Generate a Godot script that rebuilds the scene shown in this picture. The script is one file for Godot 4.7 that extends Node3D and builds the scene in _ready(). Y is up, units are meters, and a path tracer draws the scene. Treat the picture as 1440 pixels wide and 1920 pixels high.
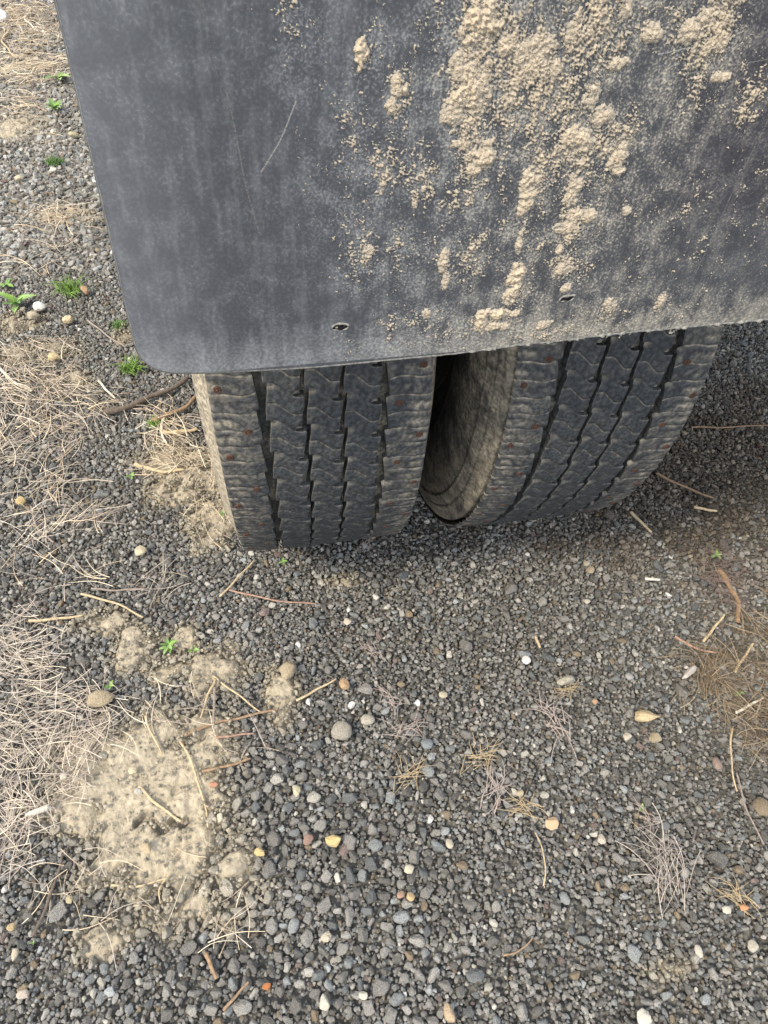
extends Node3D
# Dual truck tyres behind a dirty mud flap, on dark gravel with clay, dry grass and weeds.

const TYRE_R := 0.51
const AXLE_H := 0.495
const TREAD := 0.112
const DUAL_GAP := 0.3125
var truck: Node3D
var rng := RandomNumberGenerator.new()
var used := {}
var n_base: FastNoiseLite
var n_warp: FastNoiseLite
var n_fine: FastNoiseLite
var n_mid: FastNoiseLite
var n_tone: FastNoiseLite
var clay_spots := []
var clay_boxes := []

func noise(s: int, f: float, octaves := 4, kind := FastNoiseLite.TYPE_SIMPLEX_SMOOTH) -> FastNoiseLite:
	var n := FastNoiseLite.new()
	n.seed = s
	n.noise_type = kind
	n.frequency = f
	n.fractal_type = FastNoiseLite.FRACTAL_FBM if octaves > 1 else FastNoiseLite.FRACTAL_NONE
	n.fractal_octaves = octaves
	return n

func numbered(called: String) -> String:
	if not used.has(called):
		used[called] = 0
		return called
	used[called] += 1
	return "%s_%03d" % [called, used[called]]

func tag(o: Node, label: String, category := "", group := "", kind := "") -> void:
	if label != "": o.set_meta("label", label)
	if category != "": o.set_meta("category", category)
	if group != "": o.set_meta("group", group)
	if kind != "": o.set_meta("kind", kind)

func thing(called: String, label: String, category: String, at := Vector3.ZERO, group := "", kind := "") -> Node3D:
	var o := Node3D.new()
	o.name = numbered(called)
	o.position = at
	add_child(o)
	tag(o, label, category, group, kind)
	return o

func put(called: String, m: Mesh, mat: Material, parent: Node = self, at := Vector3.ZERO) -> MeshInstance3D:
	var o := MeshInstance3D.new()
	o.mesh = m
	if mat: o.material_override = mat
	o.position = at
	if parent == self:
		o.name = numbered(called)
		add_child(o)
	else:
		o.name = called
		parent.add_child(o, true)
	return o

func arrays_mesh(v: PackedVector3Array, idx: PackedInt32Array, col := PackedColorArray(), uv := PackedVector2Array(), flip := false) -> ArrayMesh:
	# smooth normals from the faces
	var nr := PackedVector3Array()
	nr.resize(v.size())
	for i in range(0, idx.size(), 3):
		var a := idx[i]
		var b := idx[i + 1]
		var c := idx[i + 2]
		var f := (v[c] - v[a]).cross(v[b] - v[a])
		nr[a] += f
		nr[b] += f
		nr[c] += f
	for i in nr.size():
		nr[i] = nr[i].normalized() if nr[i].length_squared() > 1e-24 else Vector3.UP
	var arr := []
	arr.resize(Mesh.ARRAY_MAX)
	arr[Mesh.ARRAY_VERTEX] = v
	arr[Mesh.ARRAY_NORMAL] = nr
	arr[Mesh.ARRAY_INDEX] = idx
	if col.size() == v.size(): arr[Mesh.ARRAY_COLOR] = col
	if uv.size() == v.size(): arr[Mesh.ARRAY_TEX_UV] = uv
	var m := ArrayMesh.new()
	m.add_surface_from_arrays(Mesh.PRIMITIVE_TRIANGLES, arr)
	return m

func material(color: Color, rough := 0.9, vertex := false) -> StandardMaterial3D:
	var m := StandardMaterial3D.new()
	m.albedo_color = color
	m.roughness = rough
	m.metallic_specular = 0.35
	m.vertex_color_use_as_albedo = vertex
	return m

func lin(r: float, g: float, b: float) -> Color:
	return Color(r, g, b).linear_to_srgb()

func grain_texture(w: int, s: int, f: float, octaves: int, lo: float, hi: float, contrast := 1.0) -> ImageTexture:
	# grey grain, given as linear reflectances between lo and hi
	var im := noise(s, f, octaves).get_seamless_image(w, w)
	var d := im.get_data()
	var o := PackedByteArray()
	o.resize(d.size() * 3)
	var lut := PackedByteArray()
	for k in 256:
		var x := clampf((k / 255.0 - 0.5) * contrast + 0.5, 0, 1)
		var c := lerpf(lo, hi, x)
		lut.append(int(clampf(Color(c, c, c).linear_to_srgb().r, 0, 1) * 255.0))
	for i in d.size():
		var b := lut[d[i]]
		o[i * 3] = b
		o[i * 3 + 1] = b
		o[i * 3 + 2] = b
	var out := Image.create_from_data(w, w, false, Image.FORMAT_RGB8, o)
	return ImageTexture.create_from_image(out)

func speckled_texture(w: int, s: int) -> ImageTexture:
	# pitted basalt with pale crystals
	var im := grain_texture(w, s, 0.05, 5, 0.34, 0.86, 2.2).get_image()
	var r := RandomNumberGenerator.new()
	r.seed = s
	for k in 520:
		var x := r.randi() % w
		var y := r.randi() % w
		var b := r.randf_range(0.86, 1.0) if r.randf() < 0.6 else r.randf_range(0.25, 0.4)
		for e in r.randi_range(2, 7):
			im.set_pixel((x + r.randi() % 3) % w, (y + r.randi() % 3) % w, Color(b, b, b * 0.97))
	return ImageTexture.create_from_image(im)

func bump_texture(w: int, s: int, f: float, octaves: int) -> ImageTexture:
	return ImageTexture.create_from_image(noise(s, f, octaves).get_seamless_image(w, w))

func triplanar(m: StandardMaterial3D, albedo: Texture2D, scale: float, bump: Texture2D = null, depth_cm := 0.1, world := true) -> StandardMaterial3D:
	m.uv1_triplanar = true
	m.uv1_world_triplanar = world
	m.uv1_scale = Vector3.ONE * scale
	if albedo: m.albedo_texture = albedo
	if bump:
		m.heightmap_enabled = true
		m.heightmap_texture = bump
		m.heightmap_scale = depth_cm
	return m

func tube(v: PackedVector3Array, idx: PackedInt32Array, pts: Array, radii: Array, sides := 6, col := PackedColorArray(), c := Color.WHITE) -> void:
	var base := v.size()
	var n := pts.size()
	for i in n:
		var d: Vector3 = (pts[mini(i + 1, n - 1)] - pts[maxi(i - 1, 0)]).normalized()
		var a := d.cross(Vector3(0.13, 0.97, 0.21)).normalized()
		var b := d.cross(a)
		for k in sides:
			var g := TAU * k / sides
			v.append(pts[i] + (a * cos(g) + b * sin(g)) * radii[i])
			col.append(c)
	for i in n - 1:
		for k in sides:
			var p := base + i * sides + k
			var q := base + i * sides + (k + 1) % sides
			idx.append_array([p, p + sides, q, q, p + sides, q + sides])
	for e in [[0, 1], [n - 1, -1]]:
		var ctr := v.size()
		v.append(pts[e[0]])
		col.append(c)
		for k in sides:
			var p2: int = base + e[0] * sides + k
			var q2: int = base + e[0] * sides + (k + 1) % sides
			if e[1] > 0: idx.append_array([ctr, p2, q2])
			else: idx.append_array([ctr, q2, p2])

# ------------------------------------------------------------------ ground
func ground_h(x: float, z: float) -> float:
	return n_base.get_noise_2d(x, z) * 0.012 - 0.012

func clay_mask(x: float, z: float) -> float:
	# above 0 inside a clay patch, about 1 at its middle
	var best := -1.0
	var w := -2.0
	for s in clay_spots:
		var dx: float = (x - s[0]) / s[2]
		var dz: float = (z - s[1]) / s[3]
		var q := dx * dx + dz * dz
		if q > 3.0: continue
		if w < -1.5: w = n_warp.get_noise_2d(x, z)
		best = maxf(best, s[4] * (1.0 - q) + w * 1.2)
	return best

func clay_h(x: float, z: float, m: float) -> float:
	var k := smoothstep(-0.15, 0.75, m)
	return ground_h(x, z) + lerpf(-0.009, 0.008, k) + n_fine.get_noise_2d(x, z) * 0.0028 + n_mid.get_noise_2d(x, z) * 0.0022 + n_warp.get_noise_2d(x * 1.3, z * 1.3) * 0.007 * k

func big_zone(x: float, z: float) -> float:
	return clampf(1.25 - Vector2((x - -0.073) / 0.19, (z - 0.870) / 0.24).length() + n_tone.get_noise_2d(x * 2.0, z * 2.0) * 0.5, 0.0, 1.0)

func ico(level: int) -> Array:
	var t := (1.0 + sqrt(5.0)) / 2.0
	var v := []
	for p in [[-1, t, 0], [1, t, 0], [-1, -t, 0], [1, -t, 0], [0, -1, t], [0, 1, t], [0, -1, -t], [0, 1, -t], [t, 0, -1], [t, 0, 1], [-t, 0, -1], [-t, 0, 1]]:
		v.append(Vector3(p[0], p[1], p[2]).normalized())
	var f := [0, 11, 5, 0, 5, 1, 0, 1, 7, 0, 7, 10, 0, 10, 11, 1, 5, 9, 5, 11, 4, 11, 10, 2, 10, 7, 6, 7, 1, 8, 3, 9, 4, 3, 4, 2, 3, 2, 6, 3, 6, 8, 3, 8, 9, 4, 9, 5, 2, 4, 11, 6, 2, 10, 8, 6, 7, 9, 8, 1]
	for l in level:
		var mid := {}
		var g := []
		for i in range(0, f.size(), 3):
			var q := []
			for e in 3:
				var a: int = f[i + e]
				var b: int = f[i + (e + 1) % 3]
				var key := mini(a, b) * 100000 + maxi(a, b)
				if not mid.has(key):
					mid[key] = v.size()
					v.append((v[a] + v[b]).normalized())
				q.append(mid[key])
			g.append_array([f[i], q[0], q[2], f[i + 1], q[1], q[0], f[i + 2], q[2], q[1], q[0], q[1], q[2]])
		f = g
	return [v, f]

func stone_mesh(s: int, level: int, angular: float, rough: float, axes := Vector3(1, 0.8, 1)) -> ArrayMesh:
	var r := RandomNumberGenerator.new()
	r.seed = s
	var planes := []
	for k in r.randi_range(10, 14):
		planes.append([Vector3(r.randfn(), r.randfn(), r.randfn()).normalized(), r.randf_range(0.46, 0.80)])
	var nz := noise(s + 5, 0.9, 4)
	var ic := ico(level)
	var v := PackedVector3Array()
	var uv := PackedVector2Array()
	for d in ic[0]:
		var rad := 1.0
		for p in planes:
			var c: float = d.dot(p[0])
			if c > 0.2:
				rad = minf(rad, lerpf(1.0, p[1] / c, angular))
		var w := 1.0 + nz.get_noise_3dv(d * 1.3) * rough + nz.get_noise_3dv(d * 5.0) * rough * 0.35
		v.append(d * rad * w * axes)
		uv.append(Vector2(atan2(d.z, d.x) / TAU + 0.5, d.y * 0.5 + 0.5))
	var idx := PackedInt32Array(ic[1])
	for i in range(0, idx.size(), 3):
		var q := idx[i + 1]
		idx[i + 1] = idx[i + 2]
		idx[i + 2] = q
	# lift so that flat-ish rest is near y = 0 middle
	return arrays_mesh(v, idx, PackedColorArray(), uv)

func stone_tint(x: float, z: float, r := 0.003) -> Color:
	var c := stone_color(x, z, r)
	# truck shade beside the inner tyre, painted into the stone tint
	var painted_shade := smoothstep(1.2, 0.4, Vector2((x - 0.72) / 0.5, (z - 0.12) / 0.3).length() + n_tone.get_noise_2d(x * 3.0, z * 3.0) * 0.6)
	c = c * Color(1, 1, 1).lerp(Color(0.66, 0.58, 0.50), painted_shade)
	var m := clay_mask(x, z)
	return c.lerp(Color(0.52, 0.455, 0.345), 0.85 * smoothstep(-0.9, 0.25, m) * (0.7 + 0.3 * rng.randf()))

func stone_color(x: float, z: float, r: float) -> Color:
	var t := rng.randf()
	if r > 0.0075 and t > 0.83 and rng.randf() < 0.75: t = rng.randf() * 0.8
	var g := lerpf(0.13, 0.46 if r < 0.0075 else 0.31, pow(rng.randf(), 1.25)) + n_tone.get_noise_2d(x, z) * 0.03
	var dust := clampf((-x + 0.1) * 0.8, 0.0, 0.6) * 0.07
	if t < 0.62: return Color(g * 1.06 + dust, g * 1.0 + dust * 0.92, g * 0.91 + dust * 0.76)
	if t < 0.83: return Color(g * 0.97 + dust * 0.5, g * 1.0 + dust * 0.48, g * 0.985 + dust * 0.42)
	if t < 0.91: return Color(g * 1.6 + 0.02, g * 1.5 + 0.02, g * 1.3 + 0.015)
	if t < 0.945: return Color(0.30, 0.235, 0.16) * rng.randf_range(0.8, 1.15)
	if t < 0.965: return Color(0.25, 0.19, 0.165) * rng.randf_range(0.8, 1.1)
	if t < 0.985: return Color(0.36, 0.33, 0.28) * rng.randf_range(0.8, 1.1)
	if t < 0.99: return Color(0.44, 0.42, 0.38)
	return Color(g * 2.2, g * 2.1, g * 2.0)

func in_near(x: float, z: float) -> bool:
	var k := (1.25 - z) / 1.95
	return z > -0.75 and z < 1.25 and x > lerpf(-0.72, -1.02, k) and x < lerpf(0.72, 1.62, k)

func under_tyre(x: float, z: float) -> bool:
	return absf(z) < 0.115 and (absf(x) < 0.12 or absf(x - DUAL_GAP) < 0.12)

func build_ground() -> void:
	# one sheet to the horizon, finer near the truck
	var xs := PackedFloat32Array()
	var zs := PackedFloat32Array()
	for e in [-60.0, -30.0, -14.0, -8.0, -5.0, -3.6, -2.8, -2.2]: xs.append(e)
	for i in 186: xs.append(-1.9 + i * 0.02)
	for e in [2.0, 2.6, 3.4, 5.0, 8.0, 14.0, 30.0, 60.0]: xs.append(e)
	for e in [-60.0, -30.0, -14.0, -9.0, -6.5]: zs.append(e)
	for i in 326: zs.append(-5.0 + i * 0.02)
	for e in [1.7, 2.2, 3.0, 5.0, 8.0, 14.0, 30.0, 60.0]: zs.append(e)
	var v := PackedVector3Array()
	var col := PackedColorArray()
	var idx := PackedInt32Array()
	var nx := xs.size()
	for z in zs:
		for x in xs:
			v.append(Vector3(x, ground_h(x, z) + n_mid.get_noise_2d(x, z) * 0.003 - (0.0055 if in_near(x, z) else 0.0), z))
			var t := 0.5 + 0.5 * n_tone.get_noise_2d(x, z)
			var sandy := clampf((-x - 0.25) * 0.7, 0.0, 0.35) + clampf((-z - 0.3) * 0.2, 0.0, 0.25)
			if in_near(x, z): sandy += smoothstep(-0.6, 0.0, clay_mask(x, z)) * 1.2
			col.append(Color(0.14, 0.131, 0.117).lerp(Color(0.34, 0.295, 0.22), clampf(sandy * t * 1.3, 0.0, 1.0)))
	for j in zs.size() - 1:
		for i in nx - 1:
			var a := j * nx + i
			idx.append_array([a, a + 1, a + nx, a + 1, a + nx + 1, a + nx])
	var m := triplanar(material(Color.WHITE, 0.97, true), grain_texture(512, 3, 0.02, 5, 0.45, 1.0, 1.6), 2.3, bump_texture(512, 4, 0.05, 4), 0.5)
	var g := put("ground", arrays_mesh(v, idx, col), m)
	tag(g, "dark gritty earth under the gravel", "", "", "structure")

	# clay, a sheet that rises out of the gravel
	var cv := PackedVector3Array()
	var cc := PackedColorArray()
	var ci := PackedInt32Array()
	var step := 0.0032
	var at := {}
	var done := {}
	for s in clay_spots:
		var i0 := int(floor((s[0] - s[2] * 1.5) / step))
		var i1 := int(ceil((s[0] + s[2] * 1.5) / step))
		var j0 := int(floor((s[1] - s[3] * 1.5) / step))
		var j1 := int(ceil((s[1] + s[3] * 1.5) / step))
		for j in range(j0, j1):
			for i in range(i0, i1):
				var key := j * 100000 + i
				if done.has(key): continue
				done[key] = true
				var m0 := clay_mask(i * step, j * step)
				if m0 < -0.2: continue
				var quad := []
				for o in [[0, 0], [1, 0], [0, 1], [1, 1]]:
					var k2: int = (j + o[1]) * 100000 + i + o[0]
					if not at.has(k2):
						var x: float = (i + o[0]) * step
						var z: float = (j + o[1]) * step
						var mm := clay_mask(x, z)
						at[k2] = cv.size()
						var hh := clay_h(x, z, mm)
						# the open crack across the big patch
						var cx := -0.261 + 0.012 * sin((x - -0.261) * 60.0)
						var dz: float = z - (0.695 + 0.009 * sin(x * 70.0) + 0.005 * sin(x * 190.0 + 1.0))
						if absf(x - -0.261) < 0.036 and absf(dz) < 0.0048: hh -= 0.022
						elif absf(x - -0.261) < 0.036 and dz < 0.0 and dz > -0.03: hh += 0.004
						cv.append(Vector3(x, hh, z))
						var t := 0.5 + 0.5 * n_fine.get_noise_2d(x * 0.7, z * 0.7)
						var u := 0.5 + 0.5 * n_tone.get_noise_2d(x * 3.0, z * 3.0)
						cc.append(Color(0.28, 0.236, 0.17).lerp(Color(0.44, 0.372, 0.265), t).lerp(Color(0.22, 0.20, 0.165), u * 0.5))
					quad.append(at[k2])
				ci.append_array([quad[0], quad[1], quad[2], quad[1], quad[3], quad[2]])
	var cm := triplanar(material(Color.WHITE, 0.97, true), grain_texture(512, 9, 0.03, 5, 0.62, 1.0, 1.5), 5.0, bump_texture(512, 10, 0.05, 5), 0.22)
	var clay := put("clay_soil", arrays_mesh(cv, ci, cc), cm)
	tag(clay, "pale dried clay showing through the gravel", "", "", "structure")

func build_gravel() -> void:
	var big := []
	var small := []
	for k in 9: big.append(stone_mesh(100 + k, 3, 0.93 + 0.02 * (k % 4), 0.17, Vector3(1, 0.62 + 0.07 * (k % 5), 0.72 + 0.09 * (k % 4))))
	for k in 6: small.append(stone_mesh(200 + k, 2, 1.0, 0.15, Vector3(1, 0.75, 0.9)))
	var buffers := []
	for k in 15: buffers.append(PackedFloat32Array())
	var cell := 0.024
	var grid := {}
	var n := 0
	var add := func(x: float, y: float, z: float, r: float, kind: int, tint: Color):
		var b := Basis.from_euler(Vector3(rng.randf_range(-0.5, 0.5), rng.randf() * TAU, rng.randf_range(-0.5, 0.5))).scaled_local(Vector3.ONE * r)
		buffers[kind].append_array(PackedFloat32Array([b.x.x, b.y.x, b.z.x, x, b.x.y, b.y.y, b.z.y, y, b.x.z, b.y.z, b.z.z, z, tint.r, tint.g, tint.b, 1.0]))
	# [tries, smallest, largest radius, sink, closeness]
	for pas in [[9000, 0.0072, 0.0128, 0.42, 0.80, 0], [26000, 0.0085, 0.0155, 0.50, 0.82, 1], [90000, 0.0054, 0.0085, 0.45, 0.80, 2], [260000, 0.0032, 0.0054, 0.40, 0.76, 3]]:
		for k in pas[0]:
			var z := rng.randf_range(-0.75, 1.25)
			var x := rng.randf_range(-1.02, 1.62)
			if pas[5] == 0:
				z = 0.870 + rng.randf_range(-0.35, 0.4)
				x = -0.073 + rng.randf_range(-0.3, 0.32)
			if not in_near(x, z): continue
			var bz := big_zone(x, z)
			if pas[5] == 0 and rng.randf() > bz * 1.1 - 0.12: continue
			if pas[5] == 1 and rng.randf() > 0.012 + bz * bz * 1.0: continue
			if pas[5] == 2 and rng.randf() > 0.30 + bz + clampf(-x * 0.6, 0.0, 0.4): continue
			if under_tyre(x, z): continue
			var r: float = lerpf(pas[1], pas[2], pow(rng.randf(), 1.6))
			var gx := int(floor(x / cell))
			var gz := int(floor(z / cell))
			var ok := true
			for a in range(gx - 1, gx + 2):
				for b2 in range(gz - 1, gz + 2):
					var l = grid.get(a * 4096 + b2)
					if l == null: continue
					for q in l:
						var dx: float = q.x - x
						var dz: float = q.y - z
						var rr: float = (q.z + r) * pas[4]
						if dx * dx + dz * dz < rr * rr:
							ok = false
							break
					if not ok: break
				if not ok: break
			if not ok: continue
			var cmk := clay_mask(x, z)
			if cmk > 0.4 and rng.randf() > 0.006: continue
			if cmk > 0.05 and rng.randf() > 0.5: continue
			var key := gx * 4096 + gz
			if not grid.has(key): grid[key] = []
			grid[key].append(Vector3(x, z, r))
			var lift: float = 0.006 if cmk > 0.05 else 0.0
			var kind := rng.randi() % 9 if r > 0.0056 else 9 + rng.randi() % 6
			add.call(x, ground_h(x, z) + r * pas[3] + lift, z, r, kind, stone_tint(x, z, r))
			n += 1
	# grit between the stones
	for k in 300000:
		var z := rng.randf_range(-0.75, 1.25)
		var x := rng.randf_range(-1.02, 1.62)
		if not in_near(x, z) or under_tyre(x, z): continue
		var cmk := clay_mask(x, z)
		if cmk > 0.3 and rng.randf() > 0.14: continue
		var r := lerpf(0.0014, 0.0042, rng.randf())
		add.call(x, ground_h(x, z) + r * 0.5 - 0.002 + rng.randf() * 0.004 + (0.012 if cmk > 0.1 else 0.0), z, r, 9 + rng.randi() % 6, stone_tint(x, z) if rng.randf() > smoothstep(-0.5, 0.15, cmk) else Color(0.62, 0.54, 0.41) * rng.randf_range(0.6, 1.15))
	# far strip beside the truck, then the yard around
	for k in 52000:
		var z := -0.72 - 4.0 * pow(rng.randf(), 1.25)
		var x := rng.randf_range(-2.0, 0.3)
		if x < -0.95 + (z + 0.7) * 0.32: continue
		var r := lerpf(0.0035, 0.0115, pow(rng.randf(), 2.0))
		if clay_mask(x, z) > 0.12 and rng.randf() > 0.06: continue
		if n_warp.get_noise_2d(x * 0.35, z * 0.35) > 0.22 and rng.randf() > 0.3: continue
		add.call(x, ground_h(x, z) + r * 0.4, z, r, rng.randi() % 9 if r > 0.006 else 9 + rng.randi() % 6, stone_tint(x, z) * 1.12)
	for k in 150000:
		var z := rng.randf_range(-1.6, 2.2) if k < 110000 else rng.randf_range(-4.5, 2.4)
		var x := rng.randf_range(-2.0, 2.4) if k < 110000 else rng.randf_range(-3.0, 3.4)
		if in_near(x, z): continue
		var r := lerpf(0.0035, 0.011, pow(rng.randf(), 2.0))
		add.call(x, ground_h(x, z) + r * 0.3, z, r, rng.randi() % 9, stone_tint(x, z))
	var sm := triplanar(material(Color.WHITE, 0.93, true), speckled_texture(256, 21), 0.5, bump_texture(256, 22, 0.06, 5), 0.16, false)
	var root := thing("gravel", "loose dark grey gravel covering the yard", "gravel", Vector3.ZERO, "", "stuff")
	for k in 15:
		var mm := MultiMesh.new()
		mm.transform_format = MultiMesh.TRANSFORM_3D
		mm.use_colors = true
		mm.mesh = big[k] if k < 9 else small[k - 9]
		mm.instance_count = buffers[k].size() / 16
		mm.buffer = buffers[k]
		var mi := MultiMeshInstance3D.new()
		mi.multimesh = mm
		mi.material_override = sm
		mi.name = "gravel_stones"
		mi.set_meta("kind", "stuff")
		root.add_child(mi, true)
	print("stones ", n)

# ------------------------------------------------------------------ tyres
func on_tyre(u: float, ang: float, r: float) -> Vector3:
	return Vector3(u, r * sin(ang), r * cos(ang))

func crown(u: float) -> float:
	return TYRE_R - 0.0028 * pow(absf(u) / TREAD, 2.0)

func carcass_mesh(dusty: float) -> ArrayMesh:
	# lathe: groove floor, shoulders, sidewalls, bead
	var half := [[0.0, 0.4970], [0.030, 0.4968], [0.066, 0.4962], [0.100, 0.4955], [0.1105, 0.4970], [0.1132, 0.4955], [0.1155, 0.490], [0.1180, 0.4800], [0.1215, 0.4760], [0.1190, 0.4735], [0.1222, 0.4705], [0.1262, 0.459], [0.1280, 0.4570], [0.1255, 0.4545], [0.1300, 0.440], [0.1335, 0.420], [0.1350, 0.400], [0.1340, 0.378], [0.1310, 0.358], [0.1318, 0.3555], [0.1300, 0.3530], [0.1255, 0.336], [0.1190, 0.318], [0.1120, 0.303], [0.1090, 0.296], [0.1070, 0.288], [0.1060, 0.282]]
	var prof := []
	for i in range(half.size() - 1, -1, -1): prof.append([-half[i][0], half[i][1]])
	for i in range(1, half.size()): prof.append(half[i])
	var v := PackedVector3Array()
	var c := PackedColorArray()
	var idx := PackedInt32Array()
	var rough_prof := prof
	prof = []
	for i in rough_prof.size() - 1:
		var steps := 4 if absf(rough_prof[i][1] - rough_prof[i + 1][1]) > 0.008 else 1
		for q in steps:
			var f := q / float(steps)
			prof.append([lerpf(rough_prof[i][0], rough_prof[i + 1][0], f), lerpf(rough_prof[i][1], rough_prof[i + 1][1], f)])
	prof.append(rough_prof[-1])
	var n := 420
	var np := prof.size()
	var nz := noise(61, 13.0, 4)
	var nz2 := noise(62, 55.0, 4)
	for k in n + 1:
		var a := TAU * k / n
		for p in prof:
			var pos := on_tyre(p[0], a, p[1])
			v.append(pos)
			var q: float = nz.get_noise_3dv(pos)
			var w: float = nz2.get_noise_3dv(pos)
			var rub := Color(0.030, 0.031, 0.033)
			var dustc := Color(0.40, 0.345, 0.255)
			var d := 0.25
			if absf(p[0]) < 0.105: d = clampf(0.22 + q * 0.8 + w * 0.4 + pos.x * 2.2, 0.04, 0.8)
			elif p[1] > 0.36: d = clampf((dusty if pos.x < 0.0 else 0.5) + q * 0.55 + w * 0.6 - 0.25 * smoothstep(0.46, 0.40, p[1]) - (0.3 if absf(p[1] - 0.4735) < 0.001 or absf(p[1] - 0.4545) < 0.001 else 0.0), 0.08, 1.0)  # less dust further from the tread, painting in the shade there
			else: d = clampf(0.22 + q * 0.4, 0.0, 0.5)
			c.append(rub.lerp(dustc, d))
	for k in n:
		for i in np - 1:
			var a := k * np + i
			idx.append_array([a, a + np, a + 1, a + 1, a + np, a + np + 1])
	return arrays_mesh(v, idx, c)

func block_mesh(u0: float, u1: float, pitch: float, s: int) -> ArrayMesh:
	# one tread block; x across, angles measured from its own middle, sipe edges bent like a shallow Z
	var sc := [0.0, 0.03, 0.14, 0.22, 0.30, 0.5, 0.70, 0.78, 0.86, 0.97, 1.0]
	var tc := [0.0, 0.035, 0.10, 0.15, 0.25, 0.44, 0.475, 0.51, 0.545, 0.75, 0.85, 0.90, 0.965, 1.0]
	var nz := noise(s, 90.0, 3)
	var v := PackedVector3Array()
	var c := PackedColorArray()
	var idx := PackedInt32Array()
	var ns := sc.size()
	var nt := tc.size()
	var gap := 0.045
	var rub := Color(0.033, 0.037, 0.043)
	var dustc := Color(0.30, 0.265, 0.205)
	var place := func(sx: float, tx: float, low: float) -> Vector3:
		var zed := 0.37 * smoothstep(0.2, 0.8, sx)
		var saw := (0.5 - tx) * 0.0042 + sin(tx * TAU + 0.6) * 0.0006
		var u := lerpf(u0, u1, sx) - saw * -1.0
		var ang := (zed - 0.185 + tx * (1.0 - gap) - 0.5) * pitch
		return on_tyre(u, -ang, crown(u) - low)
	for j in nt:
		for i in ns:
			var low := 0.0
			var d := 0.0
			if i == 0 or i == ns - 1 or j == 0 or j == nt - 1:
				low = 0.0012
				d = 0.28
			if j == 7:
				low = 0.0022
				d = 0.55
			if (i <= 2 and j <= 2) or (i >= ns - 3 and j >= nt - 3):
				low = 0.0045
				d = 0.45
			var p: Vector3 = place.call(sc[i], tc[j], low)
			low += nz.get_noise_3dv(p * 3.0) * 0.0004
			v.append(place.call(sc[i], tc[j], low))
			c.append(rub.lerp(dustc, clampf(d + nz.get_noise_3dv(p) * 0.25, 0.0, 1.0)))
	for j in nt - 1:
		for i in ns - 1:
			var a := j * ns + i
			idx.append_array([a, a + ns, a + 1, a + 1, a + ns, a + ns + 1])
	# walls down to the groove floor
	var ring := []
	for i in ns: ring.append([i, 0])
	for j in range(1, nt): ring.append([ns - 1, j])
	for i in range(ns - 2, -1, -1): ring.append([i, nt - 1])
	for j in range(nt - 2, 0, -1): ring.append([0, j])
	var b0 := v.size()
	for q in ring:
		v.append(v[q[1] * ns + q[0]])
		c.append(rub.lerp(dustc, 0.03))
		v.append(place.call(sc[q[0]], tc[q[1]], 0.0145))
		c.append(rub.lerp(dustc, 0.22))
	for k in ring.size():
		var a := b0 + k * 2
		var b := b0 + ((k + 1) % ring.size()) * 2
		idx.append_array([a, b, a + 1, b, b + 1, a + 1])
	return arrays_mesh(v, idx, c)

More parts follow.
